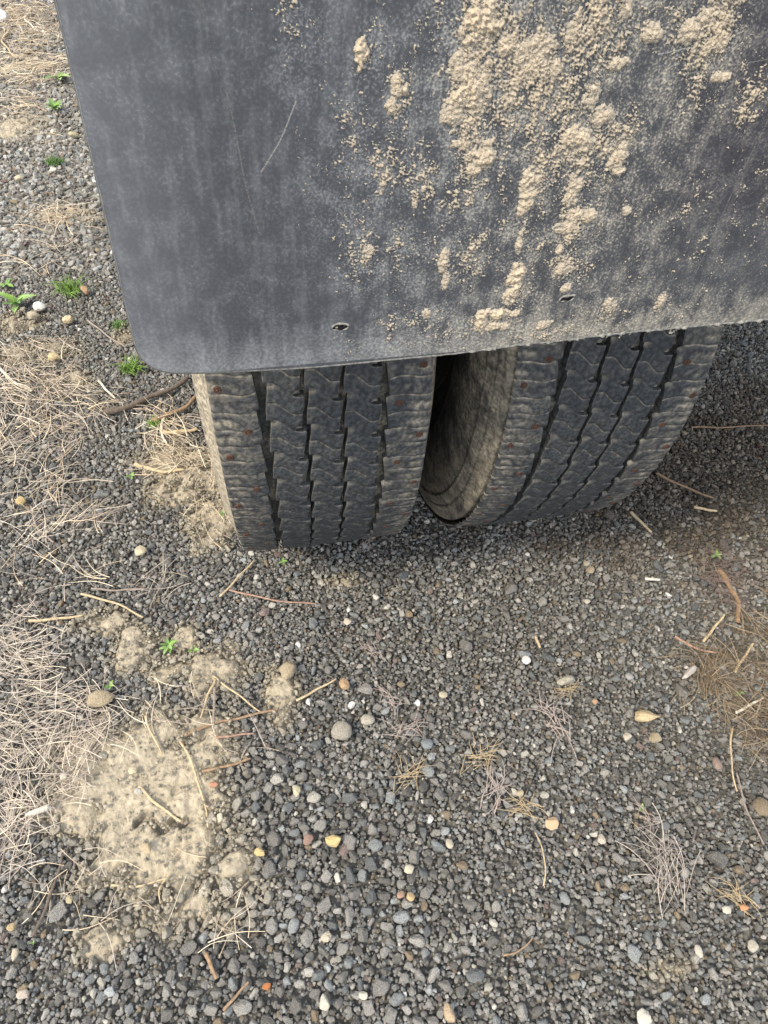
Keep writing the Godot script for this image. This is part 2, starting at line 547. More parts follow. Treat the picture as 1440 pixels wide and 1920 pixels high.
func shoulder_mesh(side: float, pitch: float) -> ArrayMesh:
	# full ring of the shoulder rib with its fine cuts; side -1 or 1
	var sc := [0.0, 0.025, 0.10, 0.20, 0.28, 0.42, 0.56, 0.70, 0.84, 0.93, 0.975, 1.0]
	var tc := [0.0, 0.10, 0.25, 0.40, 0.44, 0.47, 0.50, 0.60, 0.75, 0.90, 0.94, 0.97]
	var n := int(round(TAU / pitch))
	var nz := noise(77 if side < 0.0 else 78, 60.0, 3)
	var nb := noise(79, 14.0, 3)
	var v := PackedVector3Array()
	var c := PackedColorArray()
	var idx := PackedInt32Array()
	var rub := Color(0.033, 0.037, 0.043)
	var dustc := Color(0.46, 0.40, 0.30)
	var ns := sc.size()
	var rows := n * tc.size()
	var inner := 0.0660
	for r in rows + 1:
		var pit := (r / tc.size()) % n
		var k := r % tc.size()
		var tx: float = tc[k]
		var saw := (0.5 - tx) * 0.0042 * side * -1.0
		for i in ns:
			var s: float = sc[i]
			var u: float = lerpf(inner, TREAD, s)
			if i < 3: u += saw * (1.0 - s * 5.0)
			var bend := 0.16 * smoothstep(0.75, 0.25, s) * -side
			var ang := (pit + tx + bend * pow(s, 0.5)) * pitch
			var low := 0.0
			var d := 0.06
			var cut := k == 5 or k == 11
			var nn := nb.get_noise_2d(pit * 3.1 + k, s * 0.2)
			if cut:
				low = 0.0026 * (0.35 + 0.65 * smoothstep(0.1, 0.5, s))
				d = 0.34 + 0.5 * s + nn * 0.6
			elif k == 2 or k == 8:
				low = 0.0012 * smoothstep(0.35, 0.5, s)
				d = 0.06 + (0.24 + nn * 0.7) * smoothstep(0.3, 0.7, s)
			elif (k == 4 or k == 6 or k == 10 or k == 0): d = 0.05 + (0.22 + nn * 0.5) * s * s
			if i <= 2 and (k == 10 or k == 11 or k == 0):
				low = 0.005
				d = 0.35
			if i == 0 and low < 0.001: low = 0.0010
			if i == ns - 2: low += 0.0006
			if i == ns - 1: low += 0.0024
			if i >= ns - 3 and cut: low += 0.0012
			var p := on_tyre(u * side, -ang, crown(u) - low)
			c.append(rub.lerp(dustc, clampf(d + nz.get_noise_3dv(p) * 0.22, 0.0, 1.0)))
			v.append(on_tyre(u * side, -ang, crown(u) - low + nz.get_noise_3dv(p * 2.0) * 0.0003))
	for r in rows:
		for i in ns - 1:
			var a := r * ns + i
			var b := ((r + 1) % rows) * ns + i
			if side > 0.0: idx.append_array([a, b, a + 1, a + 1, b, b + 1])
			else: idx.append_array([a, a + 1, b, a + 1, b + 1, b])
	# inner groove wall
	var b0 := v.size()
	for r in rows:
		var p := v[r * ns]
		v.append(p)
		c.append(rub.lerp(dustc, 0.03))
		var q := Vector2(p.y, p.z).normalized() * 0.4950
		v.append(Vector3(p.x, q.x, q.y))
		c.append(rub.lerp(dustc, 0.16))
	for r in rows:
		var a := b0 + r * 2
		var b := b0 + ((r + 1) % rows) * 2
		if side > 0.0: idx.append_array([a, a + 1, b, b, a + 1, b + 1])
		else: idx.append_array([a, b, a + 1, b, b + 1, a + 1])
	return arrays_mesh(v, idx, c)

func lathe(prof: Array, n: int) -> ArrayMesh:
	var v := PackedVector3Array()
	var idx := PackedInt32Array()
	var np := prof.size()
	for k in n:
		for p in prof: v.append(on_tyre(p[0], TAU * k / n, p[1]))
	for k in n:
		for i in np - 1:
			var a := k * np + i
			var b := ((k + 1) % n) * np + i
			idx.append_array([a, b, a + 1, a + 1, b, b + 1])
	return arrays_mesh(v, idx)

func far_row(buf: PackedFloat32Array, b: Basis, at: Vector3) -> void:
	buf.append_array(PackedFloat32Array([b.x.x, b.y.x, b.z.x, at.x, b.x.y, b.y.y, b.z.y, at.y, b.x.z, b.y.z, b.z.z, at.z]))

func build_tyres() -> void:
	var rubber := triplanar(material(Color.WHITE, 0.78, true), grain_texture(1024, 31, 0.02, 7, 0.36, 1.0, 2.4), 7.0, bump_texture(512, 32, 0.06, 5), 0.05)
	rubber.metallic_specular = 0.42
	var rust := triplanar(material(lin(0.085, 0.043, 0.028), 0.9), grain_texture(128, 33, 0.06, 4, 0.3, 1.0, 2.0), 60.0)
	var steel := material(lin(0.10, 0.085, 0.07), 0.8)
	var pitch := TAU / 72.0
	var carcasses := [carcass_mesh(0.95), carcass_mesh(0.52)]
	var shoulders := [shoulder_mesh(-1.0, pitch), shoulder_mesh(1.0, pitch)]
	var ribs := [[-0.0572, -0.0218], [-0.0165, 0.0168], [0.0220, 0.0572]]
	var blocks := []
	for r in 3:
		var row := []
		for q in 3: row.append(block_mesh(ribs[r][0], ribs[r][1], pitch, 300 + r * 10 + q))
		blocks.append(row)
	# a stud: a rusty pin sunk in a little raised collar
	var stud_prof := [[0.0, 0.0012], [0.0012, 0.0013], [0.0019, 0.0009], [0.0022, 0.0002], [0.0027, 0.0014], [0.0036, 0.0011], [0.0042, -0.0005]]
	var sv := PackedVector3Array()
	var sidx := PackedInt32Array()
	for k in 10:
		for p in stud_prof: sv.append(Vector3(cos(TAU * k / 10) * (p[0] * 1.05), sin(TAU * k / 10) * p[0], p[1]))
	var sp := stud_prof.size()
	for k in 10:
		for i in sp - 1:
			var a: int = k * sp + i
			var b: int = ((k + 1) % 10) * sp + i
			sidx.append_array([a, a + 1, b, b, a + 1, b + 1])
	var stud := arrays_mesh(sv, sidx)
	var rim := lathe([[-0.106, 0.290], [-0.112, 0.296], [-0.110, 0.286], [-0.095, 0.280], [-0.05, 0.262], [0.0, 0.258], [0.05, 0.262], [0.09, 0.278], [0.108, 0.286], [0.112, 0.295], [0.106, 0.290]], 96)
	for w in 2:
		var t := put("tyre", carcasses[w], rubber, truck, Vector3(DUAL_GAP * w, AXLE_H, 0))
		tag(t, ["worn outer tyre with a pale dusty sidewall edge", "inner tyre with a brown dusty sidewall"][w])
		t.rotation.x = 0.7 * w
		var turn: float = [0.012, 0.043][w] - 0.7 * w
		for k in 2: put("shoulder_rib", shoulders[k], rubber, t).rotation.x = turn
		var far_blocks := PackedFloat32Array()
		var far_studs := PackedFloat32Array()
		for r in 3:
			for k in 72:
				var ang: float = turn + pitch * k + [0.0, 0.018, 0.036][r]
				if absf(wrapf(ang + 0.7 * w, -PI, PI)) < 1.35:
					put("tread_block", blocks[r][(k * 7 + r) % 3], rubber, t).rotation.x = ang
				else:
					far_row(far_blocks, Basis(Vector3.RIGHT, ang), Vector3((ribs[r][0] + ribs[r][1]) / 2.0 - (ribs[2][0] + ribs[2][1]) / 2.0, 0, 0))
		for side in [-1, 1]:
			for k in 36:
				for row in 2:
					var ang: float = deg_to_rad([[7.7, 1.4], [8.6, 3.8]][(side + 1) / 2][row] + k * 10.0 + (w * -3.3 if side < 0 else w * 2.1) + rng.randf_range(-0.3, 0.3)) + 0.7 * w
					var u: float = side * ([0.1018, 0.0788][row] + rng.randf_range(-0.0012, 0.0012))
					var at := on_tyre(u, ang, crown(u) - 0.0004)
					if absf(wrapf(ang - 0.7 * w, -PI, PI)) < 1.35: put("stud", stud, rust, t, at).rotation.x = -ang
					else: far_row(far_studs, Basis(Vector3.RIGHT, -ang), at)
		for q in [["tread_block", far_blocks, blocks[2][0], rubber], ["stud", far_studs, stud, rust]]:
			var mm := MultiMesh.new()
			mm.transform_format = MultiMesh.TRANSFORM_3D
			mm.mesh = q[2]
			mm.instance_count = q[1].size() / 12
			mm.buffer = q[1]
			var mi := MultiMeshInstance3D.new()
			mi.multimesh = mm
			mi.material_override = q[3]
			mi.name = q[0]
			mi.set_meta("kind", "stuff")
			t.add_child(mi, true)
		put("rim", rim, steel, t)
		var disc := lathe([[-0.02 if w == 0 else 0.02, 0.0], [-0.03 if w == 0 else 0.03, 0.11], [-0.06 if w == 0 else 0.06, 0.15], [-0.045 if w == 0 else 0.045, 0.22], [-0.03 if w == 0 else 0.03, 0.262]], 64)
		put("wheel_disc", disc, steel, t)

# ------------------------------------------------------------------ mud flap
func flap_bottom(u: float) -> float:
	var k := [[0.0, 0.0], [0.035, -0.0010], [0.14, -0.0040], [0.237, -0.0026], [0.319, 0.0012], [0.412, 0.0046], [0.53, 0.0058], [0.8, 0.006]]
	var y := 0.006
	for i in k.size() - 1:
		if u <= k[i + 1][0]:
			y = lerpf(k[i][1], k[i + 1][1], smoothstep(k[i][0] - 0.001, k[i + 1][0] + 0.001, u))
			break
	# rounded lower left corner
	var rc := 0.026
	if u < rc: y += rc * 0.95 - sqrt(maxf(0.0, 1.0 - pow((rc - u) / rc, 2.4))) * rc * 0.95
	return y + n_mid.get_noise_2d(u * 3.0, 7.0) * 0.0010 * smoothstep(0.15, 0.35, u)

func flap_at(u: float, t: float, off: float) -> Vector3:
	var bend := -2.2 * pow(maxf(0.0, 0.065 - u), 2.0) - 0.004 * sin(u * 9.0) * smoothstep(0.0, 0.3, t)
	return Vector3(-0.1513 + 0.03 * t + u, 0.658 + t, 0.600 - 0.0054 * t + off + bend)

func flap_texture() -> Array:
	var w := 1400
	var h := 832
	var streak := noise(51, 0.012, 4)
	var blot := noise(52, 0.016, 5).get_image(w, h).get_data()
	var fine := noise(53, 0.11, 4).get_image(w, h).get_data()
	var speck := noise(54, 0.19, 4).get_image(w, h).get_data()
	var si := noise(55, 0.045, 4).get_image(w, 64)
	si.resize(w, h, Image.INTERPOLATE_CUBIC)
	var st := si.get_data()
	# dusty film round the splashes
	var fi := Image.create(140, 84, false, Image.FORMAT_L8)
	for y in 84:
		for x in 140:
			var q0 := 0.0
			for b in [
		[0.243, 0.228, 0.0345, 0.0408, 1.150],
		[0.275, 0.199, 0.0500, 0.0433, 1.100],
		[0.303, 0.227, 0.0288, 0.0353, 1.100],
		[0.244, 0.178, 0.0239, 0.0410, 1.000],
		[0.308, 0.152, 0.0398, 0.0289, 1.000],
		[0.336, 0.161, 0.0180, 0.0288, 1.050],
		[0.385, 0.228, 0.0263, 0.0361, 1.050],
		[0.384, 0.195, 0.0173, 0.0242, 0.800],
		[0.423, 0.185, 0.0213, 0.0213, 0.750],
		[0.342, 0.232, 0.0129, 0.0193, 0.750],
		[0.189, 0.189, 0.0099, 0.0297, 0.850],
		[0.170, 0.216, 0.0094, 0.0188, 0.750],
		[0.184, 0.147, 0.0211, 0.0246, 0.780],
		[0.210, 0.138, 0.0180, 0.0215, 0.760],
		[0.237, 0.130, 0.0220, 0.0183, 0.720],
		[0.294, 0.115, 0.0266, 0.0342, 0.800],
		[0.328, 0.105, 0.0233, 0.0233, 0.850],
		[0.360, 0.115, 0.0116, 0.0155, 0.700],
		[0.175, 0.090, 0.0191, 0.0191, 0.920],
		[0.234, 0.078, 0.0099, 0.0237, 0.850],
		[0.294, 0.055, 0.0206, 0.0247, 0.700],
		[0.329, 0.071, 0.0204, 0.0163, 0.750],
		[0.269, 0.0239, 0.0299, 0.0128, 0.800],
		[0.378, 0.0244, 0.0219, 0.0153, 0.750],
		[0.326, 0.0111, 0.053, 0.0088, 0.650],
		[0.216, 0.0335, 0.0250, 0.0167, 0.620],
		[0.159, 0.144, 0.0210, 0.0456, 0.560],
		[0.215, 0.212, 0.0128, 0.0288, 0.750],
		[0.428, 0.086, 0.0491, 0.065, 0.400],
		[0.130, 0.230, 0.0151, 0.0271, 0.500],
		[0.202, 0.093, 0.0230, 0.0306, 0.620],
		[0.250, 0.089, 0.0234, 0.0273, 0.660],
		[0.422, 0.0307, 0.0110, 0.0132, 0.700],
		[0.227, 0.0127, 0.051, 0.0107, 0.500]]:
				var q: float = pow((x / 140.0 * 0.57 - b[0]) / (b[2] * 1.25), 2.0) + pow(((1.0 - y / 84.0) * 0.338 - b[1]) / (b[3] * 1.3), 2.0)
				if q < 4.0: q0 = maxf(q0, b[4] * exp(-q * 0.8))
			fi.set_pixel(x, y, Color(q0, q0, q0))
	fi.resize(w, h, Image.INTERPOLATE_CUBIC)
	var film := fi.get_data()
	var lut := PackedByteArray()
	for k in 1024: lut.append(int(clampf(Color(k / 1023.0, 0, 0).linear_to_srgb().r, 0, 1) * 255))
	var o := PackedByteArray()
	o.resize(w * h * 3)
	var bump := PackedByteArray()
	bump.resize(w * h)
	for y in h:
		var t := (1.0 - y / float(h)) * 0.338
		var hem := smoothstep(0.045, 0.0, t) * 0.6
		for x in w:
			var i := y * w + x
			var u := x / float(w) * 0.57
			var b := blot[i] / 255.0
			var f := fine[i] / 255.0
			var s := speck[i] / 255.0
			var k := st[i] / 255.0
			var mid := clampf(u * 6.0 - 0.9, 0.0, 1.0)
			var d := (b - 0.42) * (0.25 + 0.3 * mid) + (k - 0.5) * (0.4 + 0.35 * mid) + hem * (0.4 + f) + (s - 0.55) * 0.35 * mid
			var dots := clampf((s * 0.6 + f * 0.55 - 0.62) * 6.0, 0.0, 1.0) * (0.16 + 0.30 * mid)
			d = clampf(d, 0.0, 0.75) * 0.55 + dots * clampf(b * 1.6 - 0.25, 0.0, 1.0)
			d = clampf(d + (f - 0.5) * 0.05, 0.0, 0.9)
			var fm := film[i] / 255.0
			d += fm * clampf((s - 0.44) * 2.6 + (b - 0.45) * 1.6 + (f - 0.5) * 0.9, 0.0, 1.0) * 0.5
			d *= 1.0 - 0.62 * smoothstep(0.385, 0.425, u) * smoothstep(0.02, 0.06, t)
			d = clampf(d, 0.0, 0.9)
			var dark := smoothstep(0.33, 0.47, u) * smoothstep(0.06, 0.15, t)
			var br := lerpf(lerpf(0.085, 0.052, smoothstep(0.0, 0.09, u)) * 0.86, 0.030, dark) * lerpf(0.88 + 0.24 * b, 0.72 + 0.56 * b, mid) + (f - 0.5) * 0.012  # base lightened at the left edge to paint in the sky sheen
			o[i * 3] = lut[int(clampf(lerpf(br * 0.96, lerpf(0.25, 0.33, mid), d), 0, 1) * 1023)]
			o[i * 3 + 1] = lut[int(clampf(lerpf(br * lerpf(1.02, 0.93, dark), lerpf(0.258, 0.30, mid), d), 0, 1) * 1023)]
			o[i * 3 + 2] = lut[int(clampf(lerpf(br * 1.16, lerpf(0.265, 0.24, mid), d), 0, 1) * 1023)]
			bump[i] = int(clampf(110 + d * 120.0 + (f - 0.5) * 40.0, 0, 255))
	# scratches: thin scored lines
	var r := RandomNumberGenerator.new()
	r.seed = 5
	for sc in [[0.128, 0.193, 0.104, 0.152, 0.2], [0.388, 0.22, 0.352, 0.214, 0.3], [0.45, 0.20, 0.44, 0.05, 0.14], [0.03, 0.262, 0.028, 0.246, 0.01], [0.085, 0.20, 0.10, 0.11, 0.11], [0.075, 0.25, 0.105, 0.03, 0.09], [0.41, 0.17, 0.39, 0.05, 0.14], [0.28, 0.085, 0.315, 0.10, 0.2], [0.355, 0.20, 0.43, 0.21, 0.16]]:
		var n := 260
		for q in n:
			var a := q / float(n)
			if r.randf() < 0.3: continue
			var x := int((lerpf(sc[0], sc[2], a) + sin(a * 5.0 + sc[0] * 90.0) * 0.0012) / 0.57 * w)
			var y := int((1.0 - lerpf(sc[1], sc[3], a) / 0.338) * h)
			for e in 2:
				if x + e < 0 or x + e >= w or y < 0 or y >= h: continue
				var i := y * w + x + e
				for ch in 3: o[i * 3 + ch] = lut[int(sc[4] * [1.0, 0.97, 0.9][ch] * r.randf_range(0.6, 1.1) * 1023)]
				bump[i] = 150
	var im := Image.create_from_data(w, h, false, Image.FORMAT_RGB8, o)
	var bi := Image.create_from_data(w, h, false, Image.FORMAT_L8, bump)
	return [ImageTexture.create_from_image(im), ImageTexture.create_from_image(bi)]

func flap_sheet(tears: Array, off: float, front: bool) -> ArrayMesh:
	var us := []
	var ts := []
	var u := 0.0
	while u < 0.76:
		us.append(u)
		var st := 0.002 if u < 0.03 else 0.006
		for e in tears:
			if absf(u - e[0]) < 0.014: st = 0.0008
		u += st
	var t := 0.0
	while t < 0.56:
		ts.append(t)
		var st := 0.006
		for e in tears:
			if absf(t - e[1]) < 0.011: st = 0.0008
		t += st
	var v := PackedVector3Array()
	var uv := PackedVector2Array()
	var idx := PackedInt32Array()
	var nu := us.size()
	var inside := []
	for tt in ts:
		for uu in us:
			var yb := flap_bottom(uu)
			# squeeze the lowest rows on to the cut edge
			var t2: float = tt
			if tt < 0.06: t2 = lerpf(yb, 0.06, tt / 0.06)
			var u2: float = uu
			var ins := false
			for e in tears:
				var a: float = e[4]
				var du: float = uu - e[0]
				var dt: float = t2 - e[1]
				var p := Vector2(du * cos(a) + dt * sin(a), -du * sin(a) + dt * cos(a))
				var el := Vector2(p.x / e[2], (p.y + e[5] * sin(p.x / e[2] * 2.6)) / e[3])
				var l := el.length()
				if l < 1.0: ins = true
				if l < 1.32 and l > 0.72:
					p = Vector2(el.x / l * e[2], el.y / l * e[3] - e[5] * sin(el.x / l * 2.6))
					u2 = e[0] + p.x * cos(a) - p.y * sin(a)
					t2 = e[1] + p.x * sin(a) + p.y * cos(a)
					ins = false if l > 1.0 else ins
			inside.append(ins)
			v.append(flap_at(u2, t2, off))
			uv.append(Vector2(u2 / 0.57, 1.0 - t2 / 0.338))
	for j in ts.size() - 1:
		for i in nu - 1:
			var a := j * nu + i
			if int(inside[a]) + int(inside[a + 1]) + int(inside[a + nu]) + int(inside[a + nu + 1]) >= 2: continue
			if front: idx.append_array([a, a + nu, a + 1, a + 1, a + nu, a + nu + 1])
			else: idx.append_array([a, a + 1, a + nu, a + 1, a + nu + 1, a + nu])
	return arrays_mesh(v, idx, PackedColorArray(), uv)

func mud_patch(u0: float, u1: float, t0: float, t1: float, step: float, field: Callable, tone: float) -> ArrayMesh:
	var nu := int((u1 - u0) / step) + 1
	var nt := int((t1 - t0) / step) + 1
	var h := PackedFloat32Array()
	h.resize(nu * nt)
	for j in nt:
		for i in nu: h[j * nu + i] = field.call(u0 + i * step, t0 + j * step)
	var id := PackedInt32Array()
	id.resize(nu * nt)
	id.fill(-1)
	var v := PackedVector3Array()
	var c := PackedColorArray()
	var idx := PackedInt32Array()
	for j in nt - 1:
		for i in nu - 1:
			var a := j * nu + i
			if h[a] <= 0.0 and h[a + 1] <= 0.0 and h[a + nu] <= 0.0 and h[a + nu + 1] <= 0.0: continue
			for b in [a, a + 1, a + nu, a + nu + 1]:
				if id[b] >= 0: continue
				id[b] = v.size()
				var u: float = u0 + (b % nu) * step
				var t: float = t0 + int(b / nu) * step
				v.append(flap_at(u, t, h[b] if h[b] > 0.0 else -0.0005))
				var q := 0.5 + 0.5 * n_tone.get_noise_2d(u * 14.0, t * 14.0)
				var f := n_fine.get_noise_2d(u * 6.0, t * 6.0)
				var thick := clampf(h[b] / 0.0022, 0.0, 1.0)
				c.append(Color(0.27, 0.245, 0.205).lerp(Color(0.48, 0.385, 0.27), thick * (0.55 + 0.45 * q)) * tone * (1.0 + f * 0.3))
			idx.append_array([id[a], id[a + nu], id[a + 1], id[a + 1], id[a + nu], id[a + nu + 1]])
	return arrays_mesh(v, idx, c)

func build_flap() -> void:
	var tex := flap_texture()
	var plastic := StandardMaterial3D.new()
	plastic.albedo_texture = tex[0]
	plastic.roughness = 0.52
	plastic.metallic_specular = 0.4
	plastic.heightmap_enabled = true
	plastic.heightmap_texture = tex[1]
	plastic.heightmap_scale = 0.035
	var back := material(lin(0.05, 0.05, 0.052), 0.85)
	var edge := triplanar(material(Color.WHITE, 0.9, true), grain_texture(128, 57, 0.05, 4, 0.5, 1.0, 1.6), 30.0)
	var mud := triplanar(material(Color.WHITE, 0.97, true), grain_texture(256, 58, 0.05, 5, 0.62, 1.0, 1.7), 26.0, bump_texture(256, 59, 0.06, 4), 0.10)
	var tears := [[0.1563, 0.0325, 0.0064, 0.0030, 0.10, 0.0004], [0.3374, 0.0428, 0.0062, 0.0025, 0.42, 0.0011]]
	var f := put("mud_flap", flap_sheet(tears, 0.0, true), plastic, truck)
	tag(f, "large black plastic mud flap splashed with dried tan mud")
	put("back_face", flap_sheet(tears, -0.004, false), back, f)
	# cut edges, with a pale burr along the bottom
	var v := PackedVector3Array()
	var c := PackedColorArray()
	var idx := PackedInt32Array()
	var n := 620
	for k in n + 1:
		var u := 0.74 * k / n
		var y := flap_bottom(u)
		var burr := maxf(0.0, n_mid.get_noise_2d(u * 2.2, 3.0) + n_fine.get_noise_2d(u * 1.5, 3.0) * 0.4 - 0.15) * 0.009 * 0.5 * smoothstep(0.2, 0.3, u)
		var q := 0.6 + 0.5 * n_fine.get_noise_2d(u * 3.0, 9.0)
		var lightc := Color(0.14, 0.14, 0.13).lerp(Color(0.42, 0.40, 0.36), clampf(q * smoothstep(0.02, 0.2, u), 0, 1))
		v.append(flap_at(u, y + 0.0014 + burr * 0.6, 0.0002))
		c.append(lightc * 0.6)
		v.append(flap_at(u, y + 0.0002, 0.0006 + burr))
		c.append(lightc)
		v.append(flap_at(u, y - 0.0006 - burr * 0.7, -0.0010))
		c.append(lightc)
		v.append(flap_at(u, y, -0.0042))
		c.append(Color(0.06, 0.058, 0.055))
	for k in n:
		for i in 3:
			var a := k * 4 + i
			idx.append_array([a, a + 4, a + 1, a + 1, a + 4, a + 5])
	for i in range(0, idx.size(), 3):
		var q := idx[i + 1]
		idx[i + 1] = idx[i + 2]
		idx[i + 2] = q
	put("bottom_edge", arrays_mesh(v, idx, c), edge, f)
	v = PackedVector3Array()
	c = PackedColorArray()
	idx = PackedInt32Array()
	for k in 121:
		var t := 0.024 + 0.536 * k / 120.0
		var pale := Color(0.15, 0.155, 0.15).lerp(Color(0.34, 0.33, 0.22), clampf(n_mid.get_noise_2d(t * 2.0, 1.0) + 0.5 - absf(t - 0.13) * 3.0, 0.0, 0.8))
		for p in [[0.0012, 0.0002], [0.0, -0.0006], [-0.0004, -0.002], [0.0, -0.0042]]:
			v.append(flap_at(p[0], t, p[1]))
			c.append(pale)
	for k in 120:
		for i in 3:
			var a := k * 4 + i
			idx.append_array([a, a + 1, a + 4, a + 1, a + 5, a + 4])
	for i in range(0, idx.size(), 3):
		var q := idx[i + 1]
		idx[i + 1] = idx[i + 2]
		idx[i + 2] = q
	put("side_edge", arrays_mesh(v, idx, c), edge, f)
	# curled lips round the two tears
	for e in tears:
		v = PackedVector3Array()
		c = PackedColorArray()
		idx = PackedInt32Array()
		var pts := []
		var rad := []
		for k in 33:
			var g := TAU * k / 32.0
			var p := Vector2(cos(g) * e[2], sin(g) * e[3] - e[5] * sin(cos(g) * 2.6))
			pts.append(flap_at(e[0] + p.x * cos(e[4]) - p.y * sin(e[4]), e[1] + p.x * sin(e[4]) + p.y * cos(e[4]), 0.0002))
			rad.append(0.0006 + 0.00035 * sin(g * 1.0 + 0.3) + 0.0003 * sin(g * 5.0))
		tube(v, idx, pts, rad, 7, c, Color(0.20, 0.19, 0.17))
		put("tear_lip", arrays_mesh(v, idx, c), edge, f)
	# mud packed in the left tear
	var plug := mud_patch(0.1495, 0.1605, 0.029, 0.0365, 0.0005, func(u: float, t: float) -> float:
		var q := Vector2((u - 0.1535) / 0.0038, (t - 0.0318) / 0.0026).length()
		return (1.0 - q) * 0.0016 - 0.0012 if q < 1.25 else -1.0, 1.0)
	put("mud_clump", plug, mud, f)
	# fine splatter
	var n1 := noise(71, 420.0, 3)
	var n2 := noise(72, 130.0, 3)
	var n3 := noise(73, 38.0, 4)
	var dens := [
		[0.243, 0.228, 0.0345, 0.0408, 1.150],
		[0.275, 0.199, 0.0500, 0.0433, 1.100],
		[0.303, 0.227, 0.0288, 0.0353, 1.100],
		[0.244, 0.178, 0.0239, 0.0410, 1.000],
		[0.308, 0.152, 0.0398, 0.0289, 1.000],
		[0.336, 0.161, 0.0180, 0.0288, 1.050],
		[0.385, 0.228, 0.0263, 0.0361, 1.050],
		[0.384, 0.195, 0.0173, 0.0242, 0.800],
		[0.423, 0.185, 0.0213, 0.0213, 0.750],
		[0.342, 0.232, 0.0129, 0.0193, 0.750],
		[0.189, 0.189, 0.0099, 0.0297, 0.850],
		[0.170, 0.216, 0.0094, 0.0188, 0.750],
		[0.184, 0.147, 0.0211, 0.0246, 0.780],
		[0.210, 0.138, 0.0180, 0.0215, 0.760],
		[0.237, 0.130, 0.0220, 0.0183, 0.720],
		[0.294, 0.115, 0.0266, 0.0342, 0.800],
		[0.328, 0.105, 0.0233, 0.0233, 0.850],
		[0.360, 0.115, 0.0116, 0.0155, 0.700],
		[0.175, 0.090, 0.0191, 0.0191, 0.920],
		[0.234, 0.078, 0.0099, 0.0237, 0.850],
		[0.294, 0.055, 0.0206, 0.0247, 0.700],
		[0.329, 0.071, 0.0204, 0.0163, 0.750],
		[0.269, 0.0239, 0.0299, 0.0128, 0.800],
		[0.378, 0.0244, 0.0219, 0.0153, 0.750],
		[0.326, 0.0111, 0.053, 0.0088, 0.650],
		[0.216, 0.0335, 0.0250, 0.0167, 0.620],
		[0.159, 0.144, 0.0210, 0.0456, 0.560],
		[0.215, 0.212, 0.0128, 0.0288, 0.750],
		[0.428, 0.086, 0.0491, 0.065, 0.400],
		[0.130, 0.230, 0.0151, 0.0271, 0.500],
		[0.202, 0.093, 0.0230, 0.0306, 0.620],
		[0.250, 0.089, 0.0234, 0.0273, 0.660],
		[0.422, 0.0307, 0.0110, 0.0132, 0.700],
		[0.227, 0.0127, 0.051, 0.0107, 0.500]]
	var splat := func(u: float, t: float) -> float:
		var d := 0.0
		for b in dens:
			var q: float = pow((u - b[0]) / b[2], 2.0) + pow((t - b[1]) / b[3], 2.0)
			if q < 4.0: d = maxf(d, b[4] * exp(-q * 0.9))
		if d < 0.02: return -1.0
		d += n3.get_noise_2d(u, t * 0.45) * 0.62
		var val: float = d * 0.95 + n2.get_noise_2d(u, t * 0.8) * 0.66 + n1.get_noise_2d(u, t) * 0.85 - 0.80
		if val <= 0.0: return -1.0
		return minf(0.0019, 0.0002 + val * 0.0027)
	var s := put("mud_splatter", mud_patch(0.10, 0.60, 0.0, 0.30, 0.0007, splat, 0.95), mud, f)
	s.set_meta("kind", "stuff")
	# thick clumps, each its own piece
	var m1 := noise(81, 260.0, 4)
	var m2 := noise(82, 75.0, 4)
